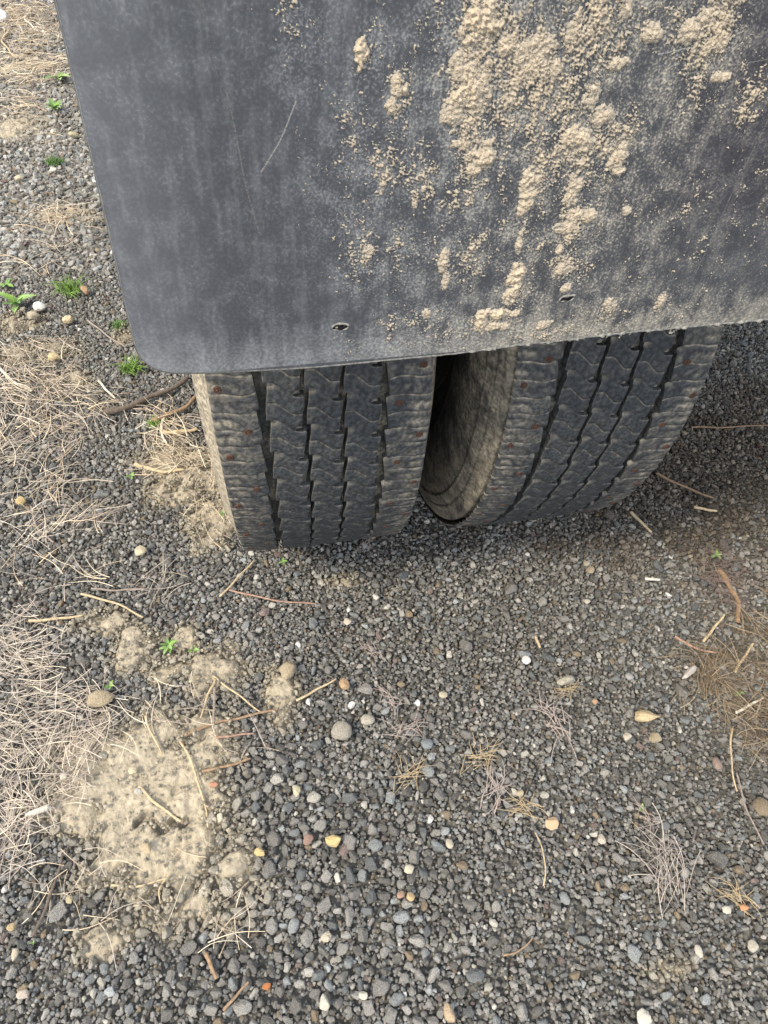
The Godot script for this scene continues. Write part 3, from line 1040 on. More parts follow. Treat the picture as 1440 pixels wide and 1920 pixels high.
	for b in [
		[0.237, 0.231, 0.0112, 0.0112, 0.0062],
		[0.226, 0.209, 0.0071, 0.0081, 0.0040],
		[0.236, 0.198, 0.0125, 0.0148, 0.0050],
		[0.226, 0.183, 0.0074, 0.0094, 0.0035],
		[0.167, 0.218, 0.0044, 0.0081, 0.0062],
		[0.254, 0.220, 0.0051, 0.0070, 0.0045],
		[0.272, 0.215, 0.0117, 0.0130, 0.0035],
		[0.249, 0.158, 0.0092, 0.0092, 0.0058],
		[0.235, 0.164, 0.0070, 0.0035, 0.0030],
		[0.245, 0.149, 0.0050, 0.0071, 0.0040],
		[0.288, 0.134, 0.0074, 0.0133, 0.0055],
		[0.286, 0.121, 0.0045, 0.0075, 0.0040],
		[0.314, 0.164, 0.0107, 0.0100, 0.0050],
		[0.347, 0.150, 0.0066, 0.0073, 0.0040],
		[0.349, 0.143, 0.0052, 0.0044, 0.0040],
		[0.319, 0.135, 0.0060, 0.0074, 0.0040],
		[0.319, 0.124, 0.0053, 0.0053, 0.0035],
		[0.331, 0.111, 0.0131, 0.0054, 0.0042],
		[0.321, 0.103, 0.0078, 0.0062, 0.0035],
		[0.325, 0.071, 0.0041, 0.0065, 0.0035],
		[0.291, 0.065, 0.0065, 0.0122, 0.0062],
		[0.289, 0.0488, 0.0058, 0.0075, 0.0050],
		[0.285, 0.0323, 0.0127, 0.0051, 0.0058],
		[0.270, 0.0287, 0.0068, 0.0102, 0.0058],
		[0.281, 0.0219, 0.0129, 0.0043, 0.0040],
		[0.232, 0.082, 0.0039, 0.0086, 0.0035],
		[0.236, 0.067, 0.0032, 0.0072, 0.0030],
		[0.288, 0.093, 0.0027, 0.0086, 0.0035],
		[0.330, 0.069, 0.0057, 0.0049, 0.0030],
		[0.321, 0.085, 0.0032, 0.0040, 0.0030],
		[0.334, 0.052, 0.0038, 0.0050, 0.0035],
		[0.376, 0.0336, 0.0056, 0.0056, 0.0035],
		[0.421, 0.0318, 0.0039, 0.0070, 0.0040],
		[0.175, 0.094, 0.0038, 0.0038, 0.0025],
		[0.189, 0.200, 0.0036, 0.0065, 0.0040],
		[0.187, 0.188, 0.0033, 0.0059, 0.0035],
		[0.223, 0.0377, 0.0037, 0.0050, 0.0030],
		[0.324, 0.0190, 0.0070, 0.0043, 0.0030],
		[0.194, 0.198, 0.0020, 0.0033, 0.0030],
		[0.365, 0.113, 0.0031, 0.0039, 0.0030],
		[0.316, 0.191, 0.0055, 0.0075, 0.0035],
		[0.327, 0.178, 0.0070, 0.0077, 0.0035],
		[0.346, 0.225, 0.0065, 0.0059, 0.0035],
		[0.369, 0.226, 0.0059, 0.0072, 0.0038],
		[0.379, 0.234, 0.0078, 0.0052, 0.0035],
		[0.392, 0.221, 0.0067, 0.0053, 0.0035],
		[0.400, 0.200, 0.0069, 0.0034, 0.0035],
		[0.294, 0.227, 0.0045, 0.0058, 0.0035],
		[0.287, 0.207, 0.0046, 0.0066, 0.0038],
		[0.329, 0.209, 0.0060, 0.0047, 0.0035],
		[0.226, 0.228, 0.0031, 0.0044, 0.0030],
		[0.325, 0.238, 0.0032, 0.0076, 0.0030],
		[0.212, 0.136, 0.0018, 0.0025, 0.0030],
		[0.184, 0.141, 0.0021, 0.0021, 0.0030],
		[0.207, 0.126, 0.0018, 0.0033, 0.0030],
		[0.348, 0.159, 0.0036, 0.0036, 0.0030]]:
		var fld := func(u: float, t: float) -> float:
			var q: float = pow((u - b[0]) / b[2], 2.0) + pow((t - b[1]) / b[3], 2.0)
			if q > 2.6: return -1.0
			var m: float = 1.15 - q + m2.get_noise_2d(u, t) * 1.3 + m1.get_noise_2d(u, t) * 0.7
			if m <= 0.0: return -1.0
			return b[4] * 0.44 * pow(minf(m, 1.5), 0.7) * (0.85 + 0.6 * m1.get_noise_2d(u * 1.2, t * 1.2)) + 0.0002
		put("mud_clump", mud_patch(b[0] - b[2] * 1.6, b[0] + b[2] * 1.6, b[1] - b[3] * 1.6, b[1] + b[3] * 1.6, 0.0008, fld, 0.98), mud, f)

func box(size: Vector3) -> BoxMesh:
	var b := BoxMesh.new()
	b.size = size
	return b

func build_truck() -> void:
	var dark := triplanar(material(lin(0.05, 0.048, 0.046), 0.8), grain_texture(128, 91, 0.03, 4, 0.5, 1.0), 2.0)
	truck = thing("truck", "truck standing on dual tyres behind a mud splashed black flap", "truck", Vector3.ZERO)
	var t := truck
	put("bed", box(Vector3(2.45, 0.14, 5.2)), dark, t, Vector3(1.0, 1.31, -1.98))
	for s in [-1.0, 1.0]:
		put("chassis_rail", box(Vector3(0.08, 0.24, 5.0)), dark, t, Vector3(1.0 + 0.43 * s, 1.11, -2.0))
	put("flap_hanger", box(Vector3(0.84, 0.06, 0.03)), dark, t, Vector3(0.22, 1.205, 0.578))
	var ax := CylinderMesh.new()
	ax.top_radius = 0.075
	ax.bottom_radius = 0.075
	ax.height = 1.5
	var o := put("axle", ax, dark, t, Vector3(1.08, AXLE_H, 0))
	o.rotation.z = PI / 2

# ------------------------------------------------------------------ litter
func blade_mesh(s: int, width: float, bend: float) -> ArrayMesh:
	var r := RandomNumberGenerator.new()
	r.seed = s
	var v := PackedVector3Array()
	var idx := PackedInt32Array()
	var pts := []
	var rad := []
	var b1 := r.randf_range(-1, 1) * bend
	var b2 := r.randf_range(-1, 1) * bend
	var b3 := r.randf_range(-1, 1) * bend * 0.5
	for k in 7:
		var t := k / 6.0
		pts.append(Vector3(t - 0.5, sin(t * PI) * (0.05 + absf(b1) * 0.2) + b3 * t * t * 0.3, b1 * t * t + b2 * 0.5 * sin(t * 4.0)))
		rad.append(width * (1.0 - 0.6 * t))
	tube(v, idx, pts, rad, 4)
	return arrays_mesh(v, idx)

func mat_of_blades(called: String, label: String, spots: Array, per_m2: float, len0: float, len1: float, tints: Array, lift: float) -> void:
	var root := thing(called, label, "dry grass", Vector3.ZERO, "", "stuff")
	var buf := []
	for k in 6: buf.append(PackedFloat32Array())
	for s in spots:
		var n := int(per_m2 * s[2] * s[3] * 3.1 * (s[4] if s.size() > 4 else 1.0))
		var flow: float = rng.randf() * TAU
		for k in n:
			var a := rng.randf() * TAU
			var d := pow(rng.randf(), 0.6)
			var x: float = s[0] + cos(a) * d * s[2] * 1.15
			var z: float = s[1] + sin(a) * d * s[3] * 1.15
			if n_warp.get_noise_2d(x, z) < -0.12 and rng.randf() < 0.7: continue
			var l := rng.randf_range(len0, len1)
			var yaw := flow + rng.randfn() * 0.7 if rng.randf() < 0.65 else rng.randf() * TAU
			var b := Basis.from_euler(Vector3(rng.randf_range(-1.2, 1.2), yaw, rng.randf_range(-0.10, 0.10)))
			b = b.scaled_local(Vector3(l, l * 0.9, l))
			var c: Color = tints[rng.randi() % tints.size()] * rng.randf_range(0.65, 1.25)
			var y := ground_h(x, z) + 0.006 + rng.randf() * lift
			buf[rng.randi() % 6].append_array(PackedFloat32Array([b.x.x, b.y.x, b.z.x, x, b.x.y, b.y.y, b.z.y, y, b.x.z, b.y.z, b.z.z, z, c.r, c.g, c.b, 1.0]))
	var m := material(Color.WHITE, 0.9, true)
	for k in 6:
		var mm := MultiMesh.new()
		mm.transform_format = MultiMesh.TRANSFORM_3D
		mm.use_colors = true
		mm.mesh = blade_mesh(400 + k, 0.0105, 0.12)
		mm.instance_count = buf[k].size() / 16
		mm.buffer = buf[k]
		var mi := MultiMeshInstance3D.new()
		mi.multimesh = mm
		mi.material_override = m
		mi.name = "grass_blades"
		mi.set_meta("kind", "stuff")
		root.add_child(mi, true)

func surface_h(x: float, z: float) -> float:
	var m := clay_mask(x, z)
	return maxf(ground_h(x, z) + 0.005, clay_h(x, z, m) if m > 0.0 else -1.0)

func build_straws() -> void:
	var tones := {
		"tan": lin(0.44, 0.34, 0.21), "brown": lin(0.25, 0.165, 0.10), "grey": lin(0.25, 0.205, 0.17), "red": lin(0.30, 0.19, 0.14), "pale": lin(0.58, 0.52, 0.42), "dark": lin(0.12, 0.095, 0.075)}
	var grain := grain_texture(128, 95, 0.05, 4, 0.55, 1.0, 1.6)
	var mats := {}
	for k in tones: mats[k] = triplanar(material(tones[k], 0.88), grain, 25.0)
	var i := 0
	for s in [
		[-0.392, -0.154, -0.219, -0.241, 0.0068, 0.060, "dark", "twig", "crooked dark twig lying just left of the outer tyre below the flap corner"],
		[-0.297, -0.116, -0.200, -0.184, 0.0050, 0.120, "brown", "twig", "bent brown twig between the crooked dark twig and the outer tyre"],
		[-0.399, 0.300, -0.295, 0.364, 0.0022, -0.050, "tan", "straw", "tan straw above the round clay clod, sloping down to the right"],
		[-0.473, 0.346, -0.391, 0.347, 0.0026, 0.0200, "tan", "straw", "flat tan straw left of the round clay clod"],
		[-0.155, 0.328, -0.0148, 0.379, 0.0018, 0.050, "red", "straw", "long thin reddish straw just below the outer tyre"],
		[-0.171, 0.342, -0.111, 0.272, 0.0018, 0.0000, "tan", "straw", "thin straw leaning towards the bottom left corner of the outer tyre"],
		[-0.189, 0.487, -0.117, 0.561, 0.0016, 0.0000, "tan", "straw", "thin straw running down right from the clay towards the gravel middle"],
		[-0.182, 0.497, -0.204, 0.560, 0.0020, 0.0400, "tan", "straw", "left one of two short upright straws on the clay"],
		[-0.183, 0.511, -0.185, 0.588, 0.0020, 0.0200, "grey", "straw", "right one of two short upright straws on the clay"],
		[-0.229, 0.581, -0.093, 0.561, 0.0024, -0.0300, "brown", "straw", "longest brown straw crossing the clay edge below the two upright ones"],
		[-0.184, 0.595, -0.130, 0.593, 0.0019, 0.0000, "red", "straw", "short reddish straw under the longest brown straw"],
		[-0.204, 0.638, -0.137, 0.632, 0.0023, 0.0300, "brown", "straw", "brown straw reaching from the clay patch on to the dark gravel"],
		[-0.064, 0.550, -0.0000, 0.524, 0.0020, 0.0000, "tan", "straw", "straight tan straw alone on the gravel beside the brown pebble"],
		[-0.237, 0.583, -0.198, 0.715, 0.0019, -0.050, "tan", "straw", "long curved straw down the right edge of the big clay patch"],
		[-0.289, 0.647, -0.233, 0.702, 0.0022, 0.0300, "tan", "straw", "straw lying across the crack in the big clay patch"],
		[-0.287, 0.538, -0.259, 0.604, 0.0019, 0.0200, "tan", "straw", "straw at the top of the big clay patch"],
		[-0.362, 0.591, -0.336, 0.542, 0.0015, 0.0200, "dark", "straw", "thin dark stalk between dry grass and big clay patch"],
		[-0.410, 0.809, -0.386, 0.714, 0.0023, 0.0400, "dark", "twig", "long thin dark twig near the bottom left corner"],
		[-0.204, 0.862, -0.192, 0.892, 0.0029, 0.0000, "brown", "twig", "stubby brown twig at the bottom below the clay"],
		[-0.185, 0.925, -0.155, 0.901, 0.0019, 0.0000, "brown", "twig", "thin brown twig at the bottom edge beside the orange leaf"],
		[-0.322, 0.764, -0.249, 0.768, 0.0017, 0.080, "tan", "straw", "pale curved straw under the big clay patch"],
		[-0.249, 0.766, -0.259, 0.798, 0.0014, 0.200, "tan", "straw", "hooked straw at the lower end of the big clay patch"],
		[-0.275, 0.794, -0.252, 0.831, 0.0010, 0.0300, "grey", "straw", "short grey straw in the fine gravel bottom left"],
		[0.690, 0.421, 0.670, 0.531, 0.0050, -0.100, "brown", "twig", "thick bent brown stalk above the brown grass on the right"],
		[0.600, 0.551, 0.656, 0.511, 0.0026, 0.0000, "tan", "straw", "tan straw below the thick bent stalk"],
		[0.560, 0.533, 0.612, 0.575, 0.0026, 0.100, "red", "straw", "arched reddish straw left of the brown grass"],
		[0.578, 0.695, 0.538, 0.786, 0.0016, 0.050, "tan", "straw", "long upright straw at the right edge below the brown grass"],
		[0.552, 0.761, 0.540, 0.859, 0.0015, 0.060, "grey", "straw", "long grey stem curving down the right edge"],
		[0.622, 0.612, 0.675, 0.571, 0.0026, 0.0000, "tan", "straw", "tan straw standing out of the brown grass"],
		[0.592, 0.676, 0.646, 0.660, 0.0024, 0.0000, "pale", "straw", "pale straw in the brown grass at the right edge"],
		[0.592, 0.267, 0.612, 0.318, 0.0030, 0.0000, "tan", "straw", "short tan straw below the inner tyre"],
		[0.816, 0.059, 0.978, 0.078, 0.0017, 0.0200, "brown", "straw", "thin brown stem on the shaded gravel right of the inner tyre"],
		[0.686, 0.175, 0.767, 0.255, 0.0026, 0.0300, "brown", "straw", "brown stem near the lower right edge of the inner tyre"],
		[0.557, 0.416, 0.582, 0.422, 0.0028, 0.0000, "pale", "straw", "small pale splinter on gravel below the inner tyre"],
		[0.331, 0.497, 0.332, 0.519, 0.0026, 0.0000, "tan", "straw", "tiny tan splinter in the middle right gravel"],
		[0.225, 0.860, 0.235, 0.794, 0.0011, 0.100, "tan", "straw", "thin curved stem in the middle of the lower gravel"],
		[0.152, 0.926, 0.193, 0.914, 0.0013, 0.100, "brown", "straw", "thin curved brown straw in the lower gravel"],
		[-0.899, -2.922, -0.818, -2.625, 0.0046, 0.100, "pale", "straw", "pale bent stalk beside the white scrap"],
		[-0.945, -2.634, -0.858, -2.308, 0.0043, 0.100, "tan", "straw", "long pale stalk below the white scrap"],
		[-0.502, 0.090, -0.455, 0.180, 0.0024, 0.100, "grey", "straw", "grey stem in the left gravel"],
		[-0.383, 0.289, -0.300, 0.302, 0.0018, 0.050, "grey", "straw", "thin grey stem above the tan straw and clod"],
		[-0.321, 0.0054, -0.230, 0.0406, 0.0041, 0.120, "tan", "straw", "bundle stalk of tan straw beside the outer tyre"],
		[-0.277, -0.077, -0.204, -0.078, 0.0043, 0.050, "tan", "straw", "flat tan stalk touching the outer tyre sidewall"],
		[-0.268, -0.128, -0.264, -0.0439, 0.0032, 0.100, "pale", "straw", "pale upright straw between twig and clay beside the outer tyre"],
		[-0.452, -0.497, -0.361, -0.380, 0.0025, 0.0200, "grey", "straw", "thin grey straw left of the flap corner"],
		[-0.411, -0.267, -0.373, -0.203, 0.0028, 0.0200, "pale", "straw", "pale straw below the green tuft by the flap corner"],
		[-0.623, -0.337, -0.545, -0.244, 0.0034, 0.060, "pale", "straw", "pale stalk at the left edge above the grass mat"],
		[0.720, 0.270, 0.757, 0.289, 0.0030, 0.0200, "tan", "straw", "short straw by the dead purple plant on the right"]]:
		# x0, z0, x1, z1, radius, bend, tone, name, label
		var v := PackedVector3Array()
		var idx := PackedInt32Array()
		var pts := []
		var rad := []
		var a := Vector3(s[0], 0, s[1])
		var b := Vector3(s[2], 0, s[3])
		var mid := (a + b) / 2
		mid.y = surface_h(mid.x, mid.z)
		var side := (b - a).cross(Vector3.UP)
		var r := RandomNumberGenerator.new()
		r.seed = 900 + i
		var thick: bool = s[4] > 0.0035
		var p1 := r.randf() * 6.0
		for k in 11:
			var t := k / 10.0
			var p: Vector3 = a.lerp(b, t) + side * (s[5] * sin(t * PI) + (0.02 if thick else 0.008) * sin(t * 11.0 + p1))
			p.y = maxf(lerpf(surface_h(a.x, a.z), surface_h(b.x, b.z), t), surface_h(p.x, p.z)) + s[4] + 0.004
			pts.append(p - mid)
			rad.append(s[4] * (1.0 - 0.3 * t) * (1.0 + (0.22 * sin(t * 23.0 + p1) if thick else 0.08 * sin(t * 30.0))))
		tube(v, idx, pts, rad, 7)
		var o := put(s[7], arrays_mesh(v, idx), mats[s[6]], self, mid)
		tag(o, s[8], "twig" if s[7] == "twig" else ("wood chip" if s[7] == "wood_chip" else "straw"), "straws and twigs lying on the gravel")
		i += 1

func build_stones() -> void:
	var grain := grain_texture(256, 96, 0.05, 4, 0.5, 1.0, 1.6)
	var bump := bump_texture(256, 97, 0.05, 5)
	var i := 0
	for s in [
		[-0.0353, 0.761, 0.0142, 0.0097, [0.600, 0.480, 0.240], 0.800, "pebble", "large yellow angular stone in the coarse gravel", 0.0000],
		[-0.132, 0.760, 0.0084, 0.0066, [0.600, 0.480, 0.240], 0.800, "pebble", "smaller yellow stone left of the large yellow one", 0.0000],
		[-0.077, 0.686, 0.0103, 0.0085, [0.500, 0.460, 0.340], 0.850, "pebble", "pale blocky stone at the top of the coarse gravel", 1.570],
		[0.0373, 0.601, 0.0111, 0.0091, [0.420, 0.390, 0.330], 0.300, "pebble", "pale grey rounded pebble in the middle gravel", 0.0000],
		[-0.0041, 0.613, 0.0172, 0.0147, [0.300, 0.280, 0.240], 0.400, "pebble", "flat pale patchy stone left of the pale grey pebble", 0.0000],
		[0.0116, 0.536, 0.0115, 0.0086, [0.440, 0.310, 0.190], 0.600, "pebble", "tan brown pebble beside the straight tan straw", 1.570],
		[0.302, 0.539, 0.0076, 0.0080, [0.780, 0.770, 0.750], 0.400, "pebble", "bright white pebble in the middle of the gravel", 0.0000],
		[0.352, 0.587, 0.0182, 0.0096, [0.360, 0.340, 0.280], 0.950, "pebble", "pale rectangular stone chip in the right gravel", 0.100],
		[0.445, 0.663, 0.0240, 0.0101, [0.520, 0.410, 0.260], 0.900, "wood_chip", "flaky tan wood chip lying on the right gravel", -0.350],
		[0.449, 0.696, 0.0110, 0.0107, [0.340, 0.290, 0.200], 0.900, "pebble", "flat tan stone below the flaky wood chip", 0.0000],
		[-0.305, 0.224, 0.0121, 0.0127, [0.550, 0.490, 0.360], 0.700, "pebble", "cream stone on gravel left below the outer tyre", 0.0000],
		[-0.522, 0.078, 0.0117, 0.0103, [0.550, 0.430, 0.220], 0.600, "pebble", "yellow tan stone near the left edge", 0.0000],
		[-0.565, -0.551, 0.0178, 0.0147, [0.740, 0.730, 0.700], 0.600, "pebble", "white stone beside the green weed on the left", 0.0000],
		[-0.496, -0.494, 0.0162, 0.0118, [0.560, 0.470, 0.320], 0.600, "pebble", "cream stone right of the white stone", 0.0000],
		[-0.573, -0.513, 0.0200, 0.0105, [0.400, 0.360, 0.280], 0.800, "pebble", "flat grey tan stone under the white stone", 0.0000],
		[-0.511, -0.356, 0.0142, 0.0112, [0.540, 0.450, 0.270], 0.600, "pebble", "yellowish stone above the left grass mat", 0.0000],
		[-0.350, 0.506, 0.0207, 0.0142, [0.340, 0.285, 0.200], 0.500, "clay_clod", "brown clay clod lying left of the clay", 0.0000],
		[-0.072, 0.499, 0.0182, 0.0156, [0.340, 0.285, 0.200], 0.600, "clay_clod", "upper tan clay clod on the gravel below the outer tyre", 1.570],
		[0.560, 0.812, 0.0134, 0.0140, [0.220, 0.180, 0.130], 0.500, "pebble", "brown stone cut by the right edge", 0.0000],
		[0.057, 0.812, 0.0076, 0.0073, [0.580, 0.530, 0.420], 0.600, "pebble", "cream pebble in the lower middle gravel", 1.570],
		[0.116, 0.790, 0.0071, 0.0052, [0.520, 0.470, 0.380], 0.500, "pebble", "narrow pale pebble right of the cream one", 1.570],
		[0.052, 0.845, 0.0068, 0.0057, [0.520, 0.400, 0.230], 0.600, "pebble", "honey coloured pebble below the cream one", 1.570],
		[0.0405, 0.840, 0.0054, 0.0057, [0.450, 0.300, 0.220], 0.600, "pebble", "pinkish pebble touching the honey coloured one", 0.0000],
		[-0.0237, 0.938, 0.0063, 0.0059, [0.600, 0.580, 0.500], 0.950, "pebble", "square white stone near the bottom edge", 0.0000],
		[-0.069, 0.937, 0.0099, 0.0072, [0.500, 0.480, 0.420], 0.800, "pebble", "tall pale stone near the bottom edge left of the square white one", 1.570],
		[-0.058, 0.871, 0.0092, 0.0069, [0.520, 0.470, 0.380], 0.800, "pebble", "pale blocky stone among the coarse dark stones", 0.0000],
		[-0.068, 0.754, 0.0085, 0.0074, [0.300, 0.200, 0.165], 0.700, "pebble", "reddish stone left of the large yellow one", 1.570],
		[0.297, 1.016, 0.0099, 0.0098, [0.580, 0.560, 0.500], 0.800, "pebble", "large pale stone on the bottom edge right of the middle", 0.0000],
		[0.072, 0.973, 0.0124, 0.0071, [0.460, 0.360, 0.250], 0.800, "pebble", "long tan stone on the bottom edge", 1.570],
		[0.447, 0.926, 0.0068, 0.0071, [0.580, 0.550, 0.480], 0.700, "pebble", "white triangular stone right of the grey grass tuft", 0.0000],
		[0.391, 0.963, 0.0072, 0.0055, [0.560, 0.530, 0.460], 0.700, "pebble", "white stone at the lower right", 1.570],
		[0.458, 0.970, 0.0073, 0.0076, [0.480, 0.450, 0.380], 0.800, "pebble", "pale stone at the lower right edge", 0.0000],
		[0.320, 0.817, 0.0079, 0.0068, [0.500, 0.460, 0.390], 0.800, "pebble", "pale stone above the grey grass tuft", 1.570],
		[0.259, 0.787, 0.0101, 0.0091, [0.520, 0.390, 0.260], 0.800, "pebble", "tan cluster like stone in the right middle", 0.0000],
		[0.229, 0.742, 0.0074, 0.0062, [0.480, 0.420, 0.310], 0.900, "pebble", "tan flat chip near the dead sprigs", 0.0000],
		[-0.392, 0.616, 0.0059, 0.0062, [0.600, 0.560, 0.480], 0.600, "pebble", "small white stone where grass meets clay", 0.0000],
		[-0.299, 0.622, 0.0067, 0.0055, [0.600, 0.530, 0.380], 0.300, "pebble", "small cream pebble bedded in the big clay patch", 0.0000],
		[-0.289, 0.654, 0.0059, 0.0054, [0.520, 0.490, 0.440], 0.300, "pebble", "small grey white pebble at the crack in the clay", 0.0000],
		[-0.188, 0.662, 0.0066, 0.0047, [0.500, 0.270, 0.180], 0.500, "pebble", "orange pink pebble at the edge of the coarse gravel", 0.0000],
		[-0.181, 0.707, 0.0086, 0.0060, [0.540, 0.500, 0.400], 0.800, "pebble", "pale upright stone right of the big clay patch", 1.570],
		[-0.427, 0.826, 0.0089, 0.0047, [0.480, 0.430, 0.340], 0.700, "pebble", "pale narrow stone near the bottom left corner", 1.570],
		[-0.411, 0.870, 0.0074, 0.0052, [0.520, 0.460, 0.400], 0.700, "pebble", "pinkish white stone at the bottom left", 0.0000],
		[-0.371, 0.774, 0.0053, 0.0056, [0.520, 0.450, 0.300], 0.700, "pebble", "cream stone in the fine gravel at the left", 0.0000],
		[-0.436, 0.796, 0.0059, 0.0055, [0.500, 0.400, 0.240], 0.700, "pebble", "honey stone near the left edge at the bottom", 0.0000],
		[0.0330, 0.421, 0.0079, 0.0073, [0.560, 0.510, 0.430], 0.800, "pebble", "cream pebble below the outer tyre", 1.570],
		[0.087, 0.382, 0.0072, 0.0066, [0.640, 0.620, 0.580], 0.700, "pebble", "small white pebble under the gap between the tyres", 0.0000],
		[0.468, 0.384, 0.0084, 0.0088, [0.360, 0.300, 0.220], 0.700, "pebble", "tan pebble below the inner tyre", 0.0000],
		[0.465, 0.371, 0.0066, 0.0069, [0.400, 0.360, 0.290], 0.500, "pebble", "greyish tan pebble below the inner tyre", 0.0000],
		[0.367, 0.335, 0.0047, 0.0050, [0.750, 0.730, 0.680], 0.500, "pebble", "tiny white pebble in the shade under the inner tyre", 0.0000],
		[0.437, 0.448, 0.0063, 0.0057, [0.520, 0.490, 0.430], 0.500, "pebble", "pale pebble by the rusty brown spot", 0.0000],
		[0.453, 0.593, 0.0075, 0.0070, [0.360, 0.360, 0.360], 0.300, "pebble", "light grey pebble left of the white chips", 0.0000],
		[0.548, 0.602, 0.0185, 0.0071, [0.480, 0.440, 0.400], 0.900, "wood_chip", "curled whitish bark chip beside the brown grass", 0.500],
		[0.526, 0.745, 0.0108, 0.0081, [0.280, 0.210, 0.180], 0.600, "pebble", "reddish grey upright stone at the right", 1.570],
		[0.410, 0.687, 0.0079, 0.0074, [0.500, 0.460, 0.380], 0.700, "pebble", "cream stone left of the flat tan stone", 0.0000],
		[0.383, 0.626, 0.0057, 0.0051, [0.500, 0.340, 0.220], 0.500, "pebble", "orange tan pebble left of the flaky wood chip", 0.0000],
		[0.156, 0.579, 0.0073, 0.0060, [0.500, 0.450, 0.350], 0.400, "pebble", "cream oval pebble in the middle gravel", 0.0000],
		[0.115, 0.653, 0.0093, 0.0081, [0.220, 0.250, 0.270], 0.200, "pebble", "smooth blue grey pebble in the middle gravel", 0.0000],
		[-0.134, 0.910, 0.0069, 0.0040, [0.500, 0.200, 0.080], 0.900, "dead_leaf", "curled orange dead leaf at the bottom", 0.0000],
		[-0.419, 0.658, 0.0230, 0.0053, [0.580, 0.540, 0.470], 0.900, "wood_chip", "whitish weathered wood splinter on the left dry grass", 0.250],
		[-0.277, 0.730, 0.0112, 0.0073, [0.460, 0.380, 0.260], 0.900, "wood_chip", "tan wood chip under the big clay patch", -0.600],
		[-1.008, -2.808, 0.0456, 0.0383, [0.800, 0.840, 0.880], 0.500, "paper_scrap", "white crumpled scrap at the top left corner", 0.0000],
		[-0.466, -0.617, 0.0183, 0.0110, [0.450, 0.300, 0.190], 0.900, "dead_leaf", "tan dead leaf beside the green grass tuft", 1.570],
		[-0.587, -1.579, 0.0157, 0.0128, [0.500, 0.460, 0.320], 0.700, "pebble", "cream stone beside the upper flap edge", 0.0000],
		[-0.618, -1.299, 0.0129, 0.0102, [0.600, 0.580, 0.540], 0.600, "pebble", "white stone below the upper grass tuft", 0.0000],
		[-0.712, -1.259, 0.0159, 0.0100, [0.520, 0.470, 0.360], 0.600, "pebble", "cream stone near the upper left edge", 0.0000],
		[-0.207, -0.261, 0.0105, 0.0111, [0.400, 0.370, 0.300], 0.600, "pebble", "grey tan stone tucked beside the outer tyre top", 0.0000],
		[0.471, 0.927, 0.0061, 0.0050, [0.550, 0.300, 0.160], 0.700, "dead_leaf", "small orange leaf bit at the lower right", 0.0000]]:
		# x, z, half length, half width, linear colour, angularity, name, label
		var k: Array = s[4]
		var c: Color = lin(k[0] * 0.85, k[1] * 0.82, k[2] * 0.78)
		var m := stone_mesh(700 + i * 3, 3, s[5], 0.16, Vector3(1, 0.62 if s[6] != "wood_chip" else 0.35, s[3] / s[2]))
		var o := put(s[6], m, triplanar(material(c, 0.92), grain, 0.6, bump, 0.10, false), self, Vector3(s[0], surface_h(s[0], s[1]) + s[2] * 0.42 + 0.006, s[1]))
		o.scale = Vector3.ONE * s[2]
		o.rotation = Vector3(rng.randf_range(-0.2, 0.2), (s[8] if s.size() > 8 else rng.randf() * TAU), rng.randf_range(-0.2, 0.2))
		tag(o, s[7], {"pebble": "stone", "clay_clod": "clod", "paper_scrap": "litter", "dead_leaf": "leaf", "wood_chip": "wood chip"}[s[6]], "odd stones on the gravel" if s[6] == "pebble" else "")
		i += 1

func leaf_mesh(len: float, wid: float, curl: float, teeth: float) -> ArrayMesh:
	var v := PackedVector3Array()
	var idx := PackedInt32Array()
	var n := 13
	for k in n:
		var t := k / float(n - 1)
		var w := wid * pow(sin(PI * pow(t * 0.94 + 0.06, 0.75)), 0.8) * (1.0 + teeth * sin(t * 34.0)) * 0.5
		if t < 0.15: w = maxf(w * 0.4, wid * 0.06)
		var y := len * (0.35 * sin(t * 2.2) * (1.0 - curl) + 0.05)
		for q in [-1.0, -0.5, 0.0, 0.5, 1.0]: v.append(Vector3(w * q, y + absf(q) * w * 0.35, len * t))
	for k in n - 1:
		for i in 4:
			var a := k * 5 + i
			idx.append_array([a, a + 1, a + 5, a + 1, a + 6, a + 5])
	return arrays_mesh(v, idx)

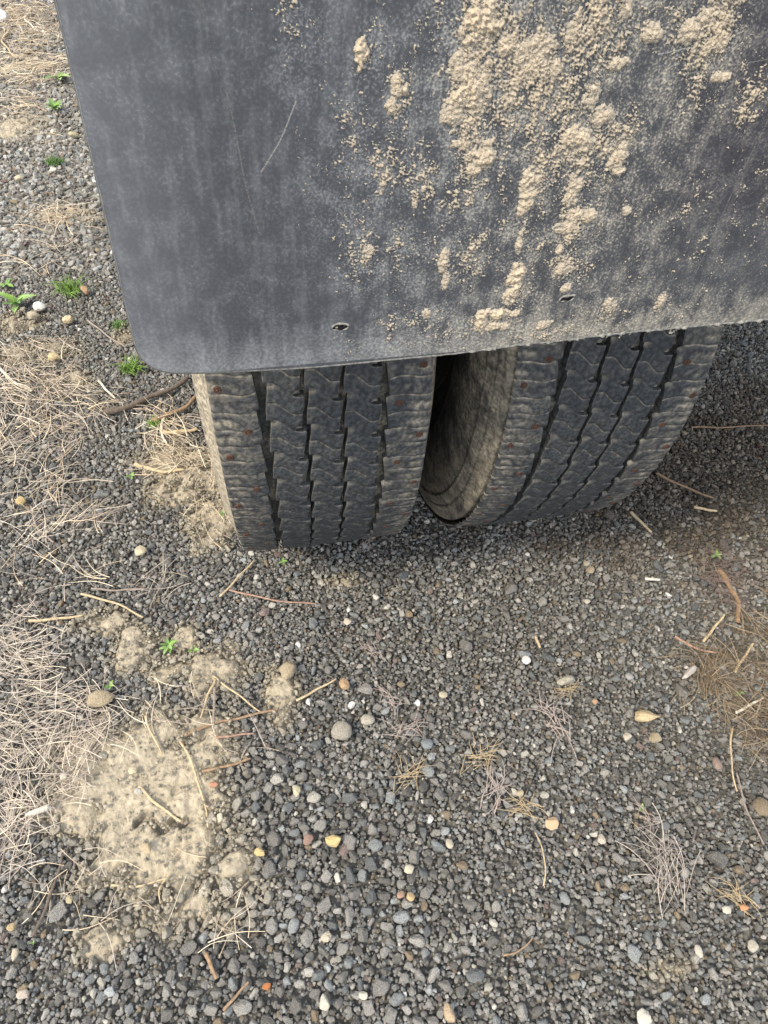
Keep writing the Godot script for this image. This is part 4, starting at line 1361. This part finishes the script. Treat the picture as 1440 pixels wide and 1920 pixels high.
func build_weeds() -> void:
	var greens := []
	for c in [lin(0.16, 0.27, 0.055), lin(0.11, 0.20, 0.05), lin(0.21, 0.32, 0.10)]:
		var m := triplanar(material(c, 0.6), grain_texture(128, 98, 0.04, 3, 0.7, 1.0), 40.0)
		m.backlight_enabled = true
		m.backlight = Color(0.10, 0.16, 0.03)
		greens.append(m)
	var leafs := [leaf_mesh(1.0, 0.36, 0.5, 0.16), leaf_mesh(1.0, 0.30, 0.2, 0.22), leaf_mesh(1.0, 0.48, 0.4, 0.05)]
	for w in [
		[-0.622, -0.581, 0.0486, "rosette", "largest green toothed weed at the left edge"],
		[-0.662, -0.673, 0.0263, "sprout", "pale green sprout above the largest weed at the left edge"],
		[-0.504, -0.629, 0.0420, "tuft", "bright green grass tuft left of the flap"],
		[-0.670, -1.797, 0.0442, "rosette", "light green weed near the upper flap edge"],
		[-0.680, -2.056, 0.051, "sprout", "single broad green leaf touching the upper flap edge"],
		[-0.623, -1.370, 0.0296, "tuft", "small green grass tuft below the light green weed"],
		[-0.253, 0.429, 0.0168, "rosette", "yellow green weed between the clay clods"],
		[-0.339, 0.483, 0.0097, "sprout", "tiny green sprout above the brown clod"],
		[-0.216, 0.438, 0.0109, "sprout", "tiny dark green sprout right of the yellow green weed"],
		[-0.345, -0.299, 0.0305, "tuft", "green tuft half hidden under the flap corner"],
		[-0.330, 0.0332, 0.0102, "sprout", "tiny sprout in the gravel left of the outer tyre"],
		[-0.289, -0.111, 0.0153, "tuft", "small green tuft by the bent brown twig"],
		[-0.377, -0.465, 0.0175, "tuft", "dull green tuft beside the lower flap edge"],
		[-0.062, 0.284, 0.0102, "sprout", "tiny green sprout right below the outer tyre"],
		[-0.312, 0.772, 0.0041, "sprout", "speck of green under the big clay patch"],
		[-0.410, 0.816, 0.0032, "sprout", "speck of green by the long dark twig"],
		[0.707, 0.387, 0.0134, "sprout", "tiny green sprout by the dead purple plant"],
		[0.393, 0.786, 0.0067, "sprout", "tiny green sprout on the brown moss at right"],
		[0.611, 0.647, 0.0083, "sprout", "tiny green sprout inside the brown grass"],
		[-0.163, 0.154, 0.0098, "sprout", "tiny sprout on the clay beside the outer tyre"]]:
		# x, z, radius, kind, label
		var at := Vector3(w[0], surface_h(w[0], w[1]) + 0.002, w[1])
		if w[3] == "rosette" or w[3] == "sprout":
			var t := thing("weed", w[4], "weed", at, "green weeds in the gravel")
			var n: int = 9 if w[3] == "rosette" else 4
			for k in n:
				var o := put("leaf", leafs[2] if w[3] == "sprout" else leafs[k % 2], greens[(k + int(w[0] * 50)) % 3], t, Vector3(0, 0.001 * k, 0))
				o.rotation = Vector3(rng.randf_range(-0.35, 0.1), k * 2.4 + rng.randf() * 0.5, 0)
				o.scale = Vector3.ONE * w[2] * rng.randf_range(0.7, 1.1)
		else:
			var v := PackedVector3Array()
			var idx := PackedInt32Array()
			for k in 70:
				var a := rng.randf() * TAU
				var lean := rng.randf_range(0.2, 1.5)
				var l: float = w[2] * rng.randf_range(0.6, 1.25)
				var root: Vector3 = Vector3(rng.randfn(), 0, rng.randfn()) * w[2] * 0.28
				var d := Vector3(cos(a), 0, sin(a))
				var pts := []
				for q in 5:
					var tt := q / 4.0
					pts.append(root + d * (l * tt * sin(lean) * (0.7 + 0.5 * tt)) + Vector3(0, l * (tt * cos(lean) * 0.8 + 0.15 * sin(tt * PI)), 0))
				tube(v, idx, pts, [0.0011, 0.0011, 0.0009, 0.0006, 0.0002], 4)
			var o := put("grass_tuft", arrays_mesh(v, idx), greens[int(absf(w[0] * 37.0)) % 2], self, at)
			tag(o, w[4], "grass tuft", "green weeds in the gravel")

func build_sprigs() -> void:
	var m := material(lin(0.30, 0.245, 0.215), 0.9)
	var m2 := material(lin(0.34, 0.26, 0.155), 0.9)
	var shapes := []
	for q in 4:
		var r := RandomNumberGenerator.new()
		r.seed = 60 + q
		var v := PackedVector3Array()
		var idx := PackedInt32Array()
		for k in 26:
			var a := r.randfn() * 0.6 + (0.0 if k % 4 else PI)
			var l := r.randf_range(0.45, 1.0)
			var d := Vector3(cos(a), 0, sin(a))
			var e := d.cross(Vector3.UP) * r.randf_range(-0.5, 0.5)
			var o := Vector3(r.randf_range(-0.8, 0.5), 0, r.randfn() * 0.16)
			var pts := []
			for t in [0.0, 0.25, 0.5, 0.75, 1.0]:
				pts.append(o + d * l * t + e * l * t * t + Vector3(0, 0.09 * sin(t * PI) + r.randf() * 0.03 + 0.02 * (k % 4), 0))
			tube(v, idx, pts, [0.014, 0.013, 0.011, 0.009, 0.005], 4)
		shapes.append(arrays_mesh(v, idx))
	var i := 0
	for s in [
		[0.313, 0.644, 0.0479, 1.900, "grey", "grey dead sprig below the pale rectangular chip"],
		[0.189, 0.677, 0.0369, 0.400, "straw", "straw coloured sprig in the middle of the gravel"],
		[0.197, 0.733, 0.0409, 1.000, "grey", "large grey sprig left of the tan flat chip"],
		[0.074, 0.566, 0.0324, 2.200, "grey", "grey curled sprig above the blue grey pebble"],
		[0.093, 0.625, 0.0345, 0.200, "grey", "flat grey sprig by the pale grey pebble"],
		[0.081, 0.687, 0.0332, 0.600, "straw", "yellowish sprig below the blue grey pebble"],
		[0.232, 0.758, 0.0331, 2.700, "straw", "pale sprig under the tan flat chip"],
		[0.093, 0.259, 0.0268, 1.200, "grey", "small dark sprig against the outer tyre"],
		[0.062, 0.479, 0.0272, 2.400, "grey", "thin sprig in the gravel below the tyre gap"],
		[0.347, 0.596, 0.0280, 0.300, "straw", "little sprig touching the pale rectangular chip"],
		[0.473, 0.914, 0.0330, 2.200, "straw", "stringy dry sprig at the lower right"],
		[0.394, 0.792, 0.0250, 2.000, "grey", "dead sprig above the grey grass tuft"]]:
		var o := put("dead_sprig", shapes[i % 4], m2 if s[4] == "straw" else m, self, Vector3(s[0], surface_h(s[0], s[1]) + 0.005, s[1]))
		o.scale = Vector3(s[2], s[2] * 0.9, s[2])
		o.rotation.y = s[3]
		tag(o, s[5], "dead plant", "dead sprigs on the gravel")
		i += 1

func _ready() -> void:
	rng.seed = 20
	# camera
	var cam := Camera3D.new()
	cam.name = "camera"
	cam.fov = 69.73
	cam.near = 0.02
	cam.far = 200.0
	cam.transform = Transform3D(Basis(Vector3(0.98416, 0.03062, 0.17462), Vector3(0.11143, 0.65924, -0.74363), Vector3(-0.13789, 0.75131, 0.64539)), Vector3(-0.0549, 1.0229, 1.0771))
	add_child(cam)
	cam.current = true
	# overcast sky, a soft bright patch of sun from the left behind the camera
	var sky_mat := ProceduralSkyMaterial.new()
	sky_mat.sky_top_color = Color(0.83, 0.86, 0.91)
	sky_mat.sky_horizon_color = Color(0.86, 0.88, 0.90)
	sky_mat.sky_curve = 0.2
	sky_mat.ground_bottom_color = Color(0.30, 0.29, 0.28)
	sky_mat.ground_horizon_color = Color(0.5, 0.5, 0.5)
	var sky := Sky.new()
	sky.sky_material = sky_mat
	var env := Environment.new()
	env.background_mode = Environment.BG_SKY
	env.sky = sky
	env.tonemap_mode = Environment.TONE_MAPPER_LINEAR
	env.tonemap_exposure = 3.8
	env.sdfgi_enabled = true
	env.ssao_enabled = true
	env.ssil_enabled = true
	var we := WorldEnvironment.new()
	we.name = "world_environment"
	we.environment = env
	add_child(we)
	var sun := DirectionalLight3D.new()
	sun.name = "sun"
	sun.light_energy = 0.5
	sun.light_color = Color(1.0, 0.95, 0.86)
	sun.light_angular_distance = 12.0
	sun.shadow_enabled = true
	sun.look_at_from_position(Vector3(-0.75, 1.0, 0.45), Vector3.ZERO)
	add_child(sun)

	n_base = noise(1, 1.7, 3)
	n_warp = noise(2, 15.0, 5)
	n_fine = noise(3, 110.0, 4)
	n_mid = noise(4, 38.0, 3)
	n_tone = noise(5, 2.6, 4)
	clay_spots = [
		[-0.304, 0.416, 0.0438, 0.0414, 1.000],
		[-0.230, 0.418, 0.0255, 0.0278, 0.700],
		[-0.299, 0.625, 0.130, 0.093, 1.200],
		[-0.369, 0.636, 0.059, 0.0452, 1.000],
		[-0.261, 0.708, 0.107, 0.073, 1.150],
		[-0.242, 0.460, 0.0497, 0.0284, 0.600],
		[-0.181, 0.479, 0.0495, 0.0447, 0.800],
		[-0.086, 0.526, 0.0260, 0.0491, 0.900],
		[-0.225, 0.0413, 0.072, 0.080, 0.900],
		[-0.182, 0.158, 0.0488, 0.072, 0.900],
		[-0.266, -0.0165, 0.063, 0.0380, 0.600],
		[-0.226, 0.573, 0.062, 0.0332, 0.800],
		[-0.213, 0.804, 0.060, 0.0277, 0.450],
		[-0.172, 0.779, 0.0308, 0.0385, 0.600],
		[-0.325, 0.818, 0.0391, 0.0208, 0.450],
		[0.0348, 0.332, 0.0275, 0.0135, 0.700],
		[0.347, 0.974, 0.0291, 0.0105, 0.400],
		[-0.840, -2.247, 0.081, 0.082, 0.500],
		[-0.788, -1.685, 0.071, 0.090, 0.600],
		[-0.560, -1.031, 0.075, 0.0471, 0.500],
		[-0.564, -0.397, 0.096, 0.0324, 0.500],
		[-0.479, -0.289, 0.0462, 0.0300, 0.500],
		[-0.364, -0.442, 0.0248, 0.0299, 0.600],
		[-0.628, -0.520, 0.0499, 0.0354, 0.500],
		[-0.361, 0.357, 0.0346, 0.0230, 0.600]]
	var t0 := Time.get_ticks_msec()
	build_ground()
	print("ground ", Time.get_ticks_msec() - t0)
	build_gravel()
	print("gravel ", Time.get_ticks_msec() - t0)
	build_truck()
	build_tyres()
	print("tyres ", Time.get_ticks_msec() - t0)
	build_flap()
	print("flap ", Time.get_ticks_msec() - t0)
	mat_of_blades("dry_grass_mat", "thick mat of grey dead grass beside the clay at the left edge", [
		[-0.472, 0.390, 0.050, 0.070],
		[-0.421, 0.520, 0.102, 0.052],
		[-0.446, 0.585, 0.082, 0.056],
		[-0.431, 0.640, 0.058, 0.0372],
		[-0.452, 0.686, 0.0280, 0.0419],
		[-0.352, 0.577, 0.0457, 0.0325, 0.600],
		[-0.476, 0.472, 0.0479, 0.054]], 18000, 0.025, 0.065, [Color(0.460, 0.390, 0.320), Color(0.380, 0.315, 0.265), Color(0.540, 0.470, 0.380), Color(0.300, 0.250, 0.210), Color(0.560, 0.480, 0.360)], 0.014)
	mat_of_blades("dry_grass_mat", "loose tangle of pale dead grass on gravel left of the outer tyre", [
		[-0.564, -0.310, 0.093, 0.114],
		[-0.485, -0.193, 0.122, 0.069],
		[-0.534, -0.086, 0.095, 0.079],
		[-0.424, 0.128, 0.068, 0.0393],
		[-0.512, 0.153, 0.0472, 0.063, 0.500],
		[-0.431, 0.237, 0.073, 0.0470, 0.350],
		[-0.478, 0.053, 0.080, 0.056, 0.500],
		[-0.269, 0.296, 0.0406, 0.0281, 0.800]], 9000, 0.025, 0.085, [Color(0.460, 0.390, 0.320), Color(0.380, 0.315, 0.265), Color(0.540, 0.470, 0.380), Color(0.300, 0.250, 0.210), Color(0.560, 0.480, 0.360), Color(0.560, 0.460, 0.320), Color(0.460, 0.360, 0.250)], 0.022)
	mat_of_blades("dry_grass_mat", "straw coloured dead grass between the twig and the outer tyre", [
		[-0.256, -0.069, 0.054, 0.056],
		[-0.245, 0.0016, 0.063, 0.0374],
		[-0.175, 0.070, 0.0305, 0.085, 0.500],
		[-0.187, 0.176, 0.0338, 0.0384, 0.400],
		[-0.279, -0.146, 0.0333, 0.0340, 0.600]], 11000, 0.030, 0.080, [Color(0.560, 0.460, 0.320), Color(0.460, 0.360, 0.250), Color(0.400, 0.310, 0.235), Color(0.620, 0.540, 0.400)], 0.012)
	mat_of_blades("dry_grass_mat", "brown dead grass at the right edge", [
		[0.629, 0.622, 0.067, 0.052],
		[0.609, 0.692, 0.0402, 0.056],
		[0.577, 0.581, 0.0427, 0.0272, 0.600],
		[0.578, 0.633, 0.0497, 0.0342, 0.500],
		[0.698, 0.565, 0.0349, 0.0469]], 24000, 0.025, 0.065, [Color(0.200, 0.145, 0.090), Color(0.130, 0.090, 0.055), Color(0.300, 0.235, 0.155), Color(0.090, 0.065, 0.045), Color(0.250, 0.200, 0.140)], 0.014)
	mat_of_blades("dry_grass_mat", "dark purplish dead plant under the truck at right", [
		[0.698, 0.416, 0.0424, 0.0386],
		[0.660, 0.451, 0.0369, 0.0317, 0.600],
		[0.714, 0.482, 0.0457, 0.0309, 0.400]], 14000, 0.025, 0.060, [Color(0.130, 0.085, 0.080), Color(0.170, 0.120, 0.100), Color(0.220, 0.170, 0.130)], 0.020)
	mat_of_blades("dry_grass_mat", "grey stringy grass tuft in the lower right gravel", [
		[0.400, 0.849, 0.0213, 0.0158, 0.800],
		[0.396, 0.882, 0.0264, 0.0211, 1.300],
		[0.390, 0.827, 0.0180, 0.0163, 0.600],
		[0.374, 0.848, 0.0283, 0.0126, 0.350]], 17000, 0.030, 0.070, [Color(0.340, 0.290, 0.250), Color(0.420, 0.370, 0.310), Color(0.240, 0.200, 0.180)], 0.020)
	mat_of_blades("dry_grass_mat", "tan dead grass and litter along the far left of the flap", [
		[-0.892, -2.630, 0.177, 0.277],
		[-0.774, -2.185, 0.141, 0.143],
		[-0.800, -1.824, 0.111, 0.120, 0.600],
		[-0.568, -0.971, 0.088, 0.060],
		[-0.593, -1.066, 0.075, 0.0384, 0.600],
		[-0.706, -1.508, 0.085, 0.082, 0.300],
		[-0.527, -0.837, 0.070, 0.0445, 0.500],
		[-0.610, -0.754, 0.082, 0.0366, 0.400],
		[-0.955, -2.925, 0.141, 0.156]], 3600, 0.050, 0.120, [Color(0.560, 0.460, 0.320), Color(0.460, 0.360, 0.250), Color(0.400, 0.310, 0.235), Color(0.620, 0.540, 0.400), Color(0.260, 0.200, 0.150)], 0.020)
	mat_of_blades("dry_grass_mat", "loose straws scattered over the fine gravel at the bottom left", [
		[-0.379, 0.744, 0.075, 0.0326, 0.350],
		[-0.323, 0.804, 0.086, 0.0303, 0.250],
		[-0.181, 0.840, 0.0328, 0.0177, 0.500],
		[-0.167, 0.818, 0.0267, 0.0243, 0.500],
		[-0.264, 0.533, 0.071, 0.0433, 0.450],
		[-0.150, 0.594, 0.0465, 0.0409, 0.200],
		[-0.294, 0.733, 0.063, 0.0201, 0.300]], 9000, 0.030, 0.070, [Color(0.560, 0.460, 0.320), Color(0.460, 0.360, 0.250), Color(0.400, 0.310, 0.235), Color(0.620, 0.540, 0.400), Color(0.460, 0.390, 0.320), Color(0.380, 0.315, 0.265)], 0.014)
	build_weeds()
	build_sprigs()
	build_straws()
	build_stones()
	print("all ", Time.get_ticks_msec() - t0)
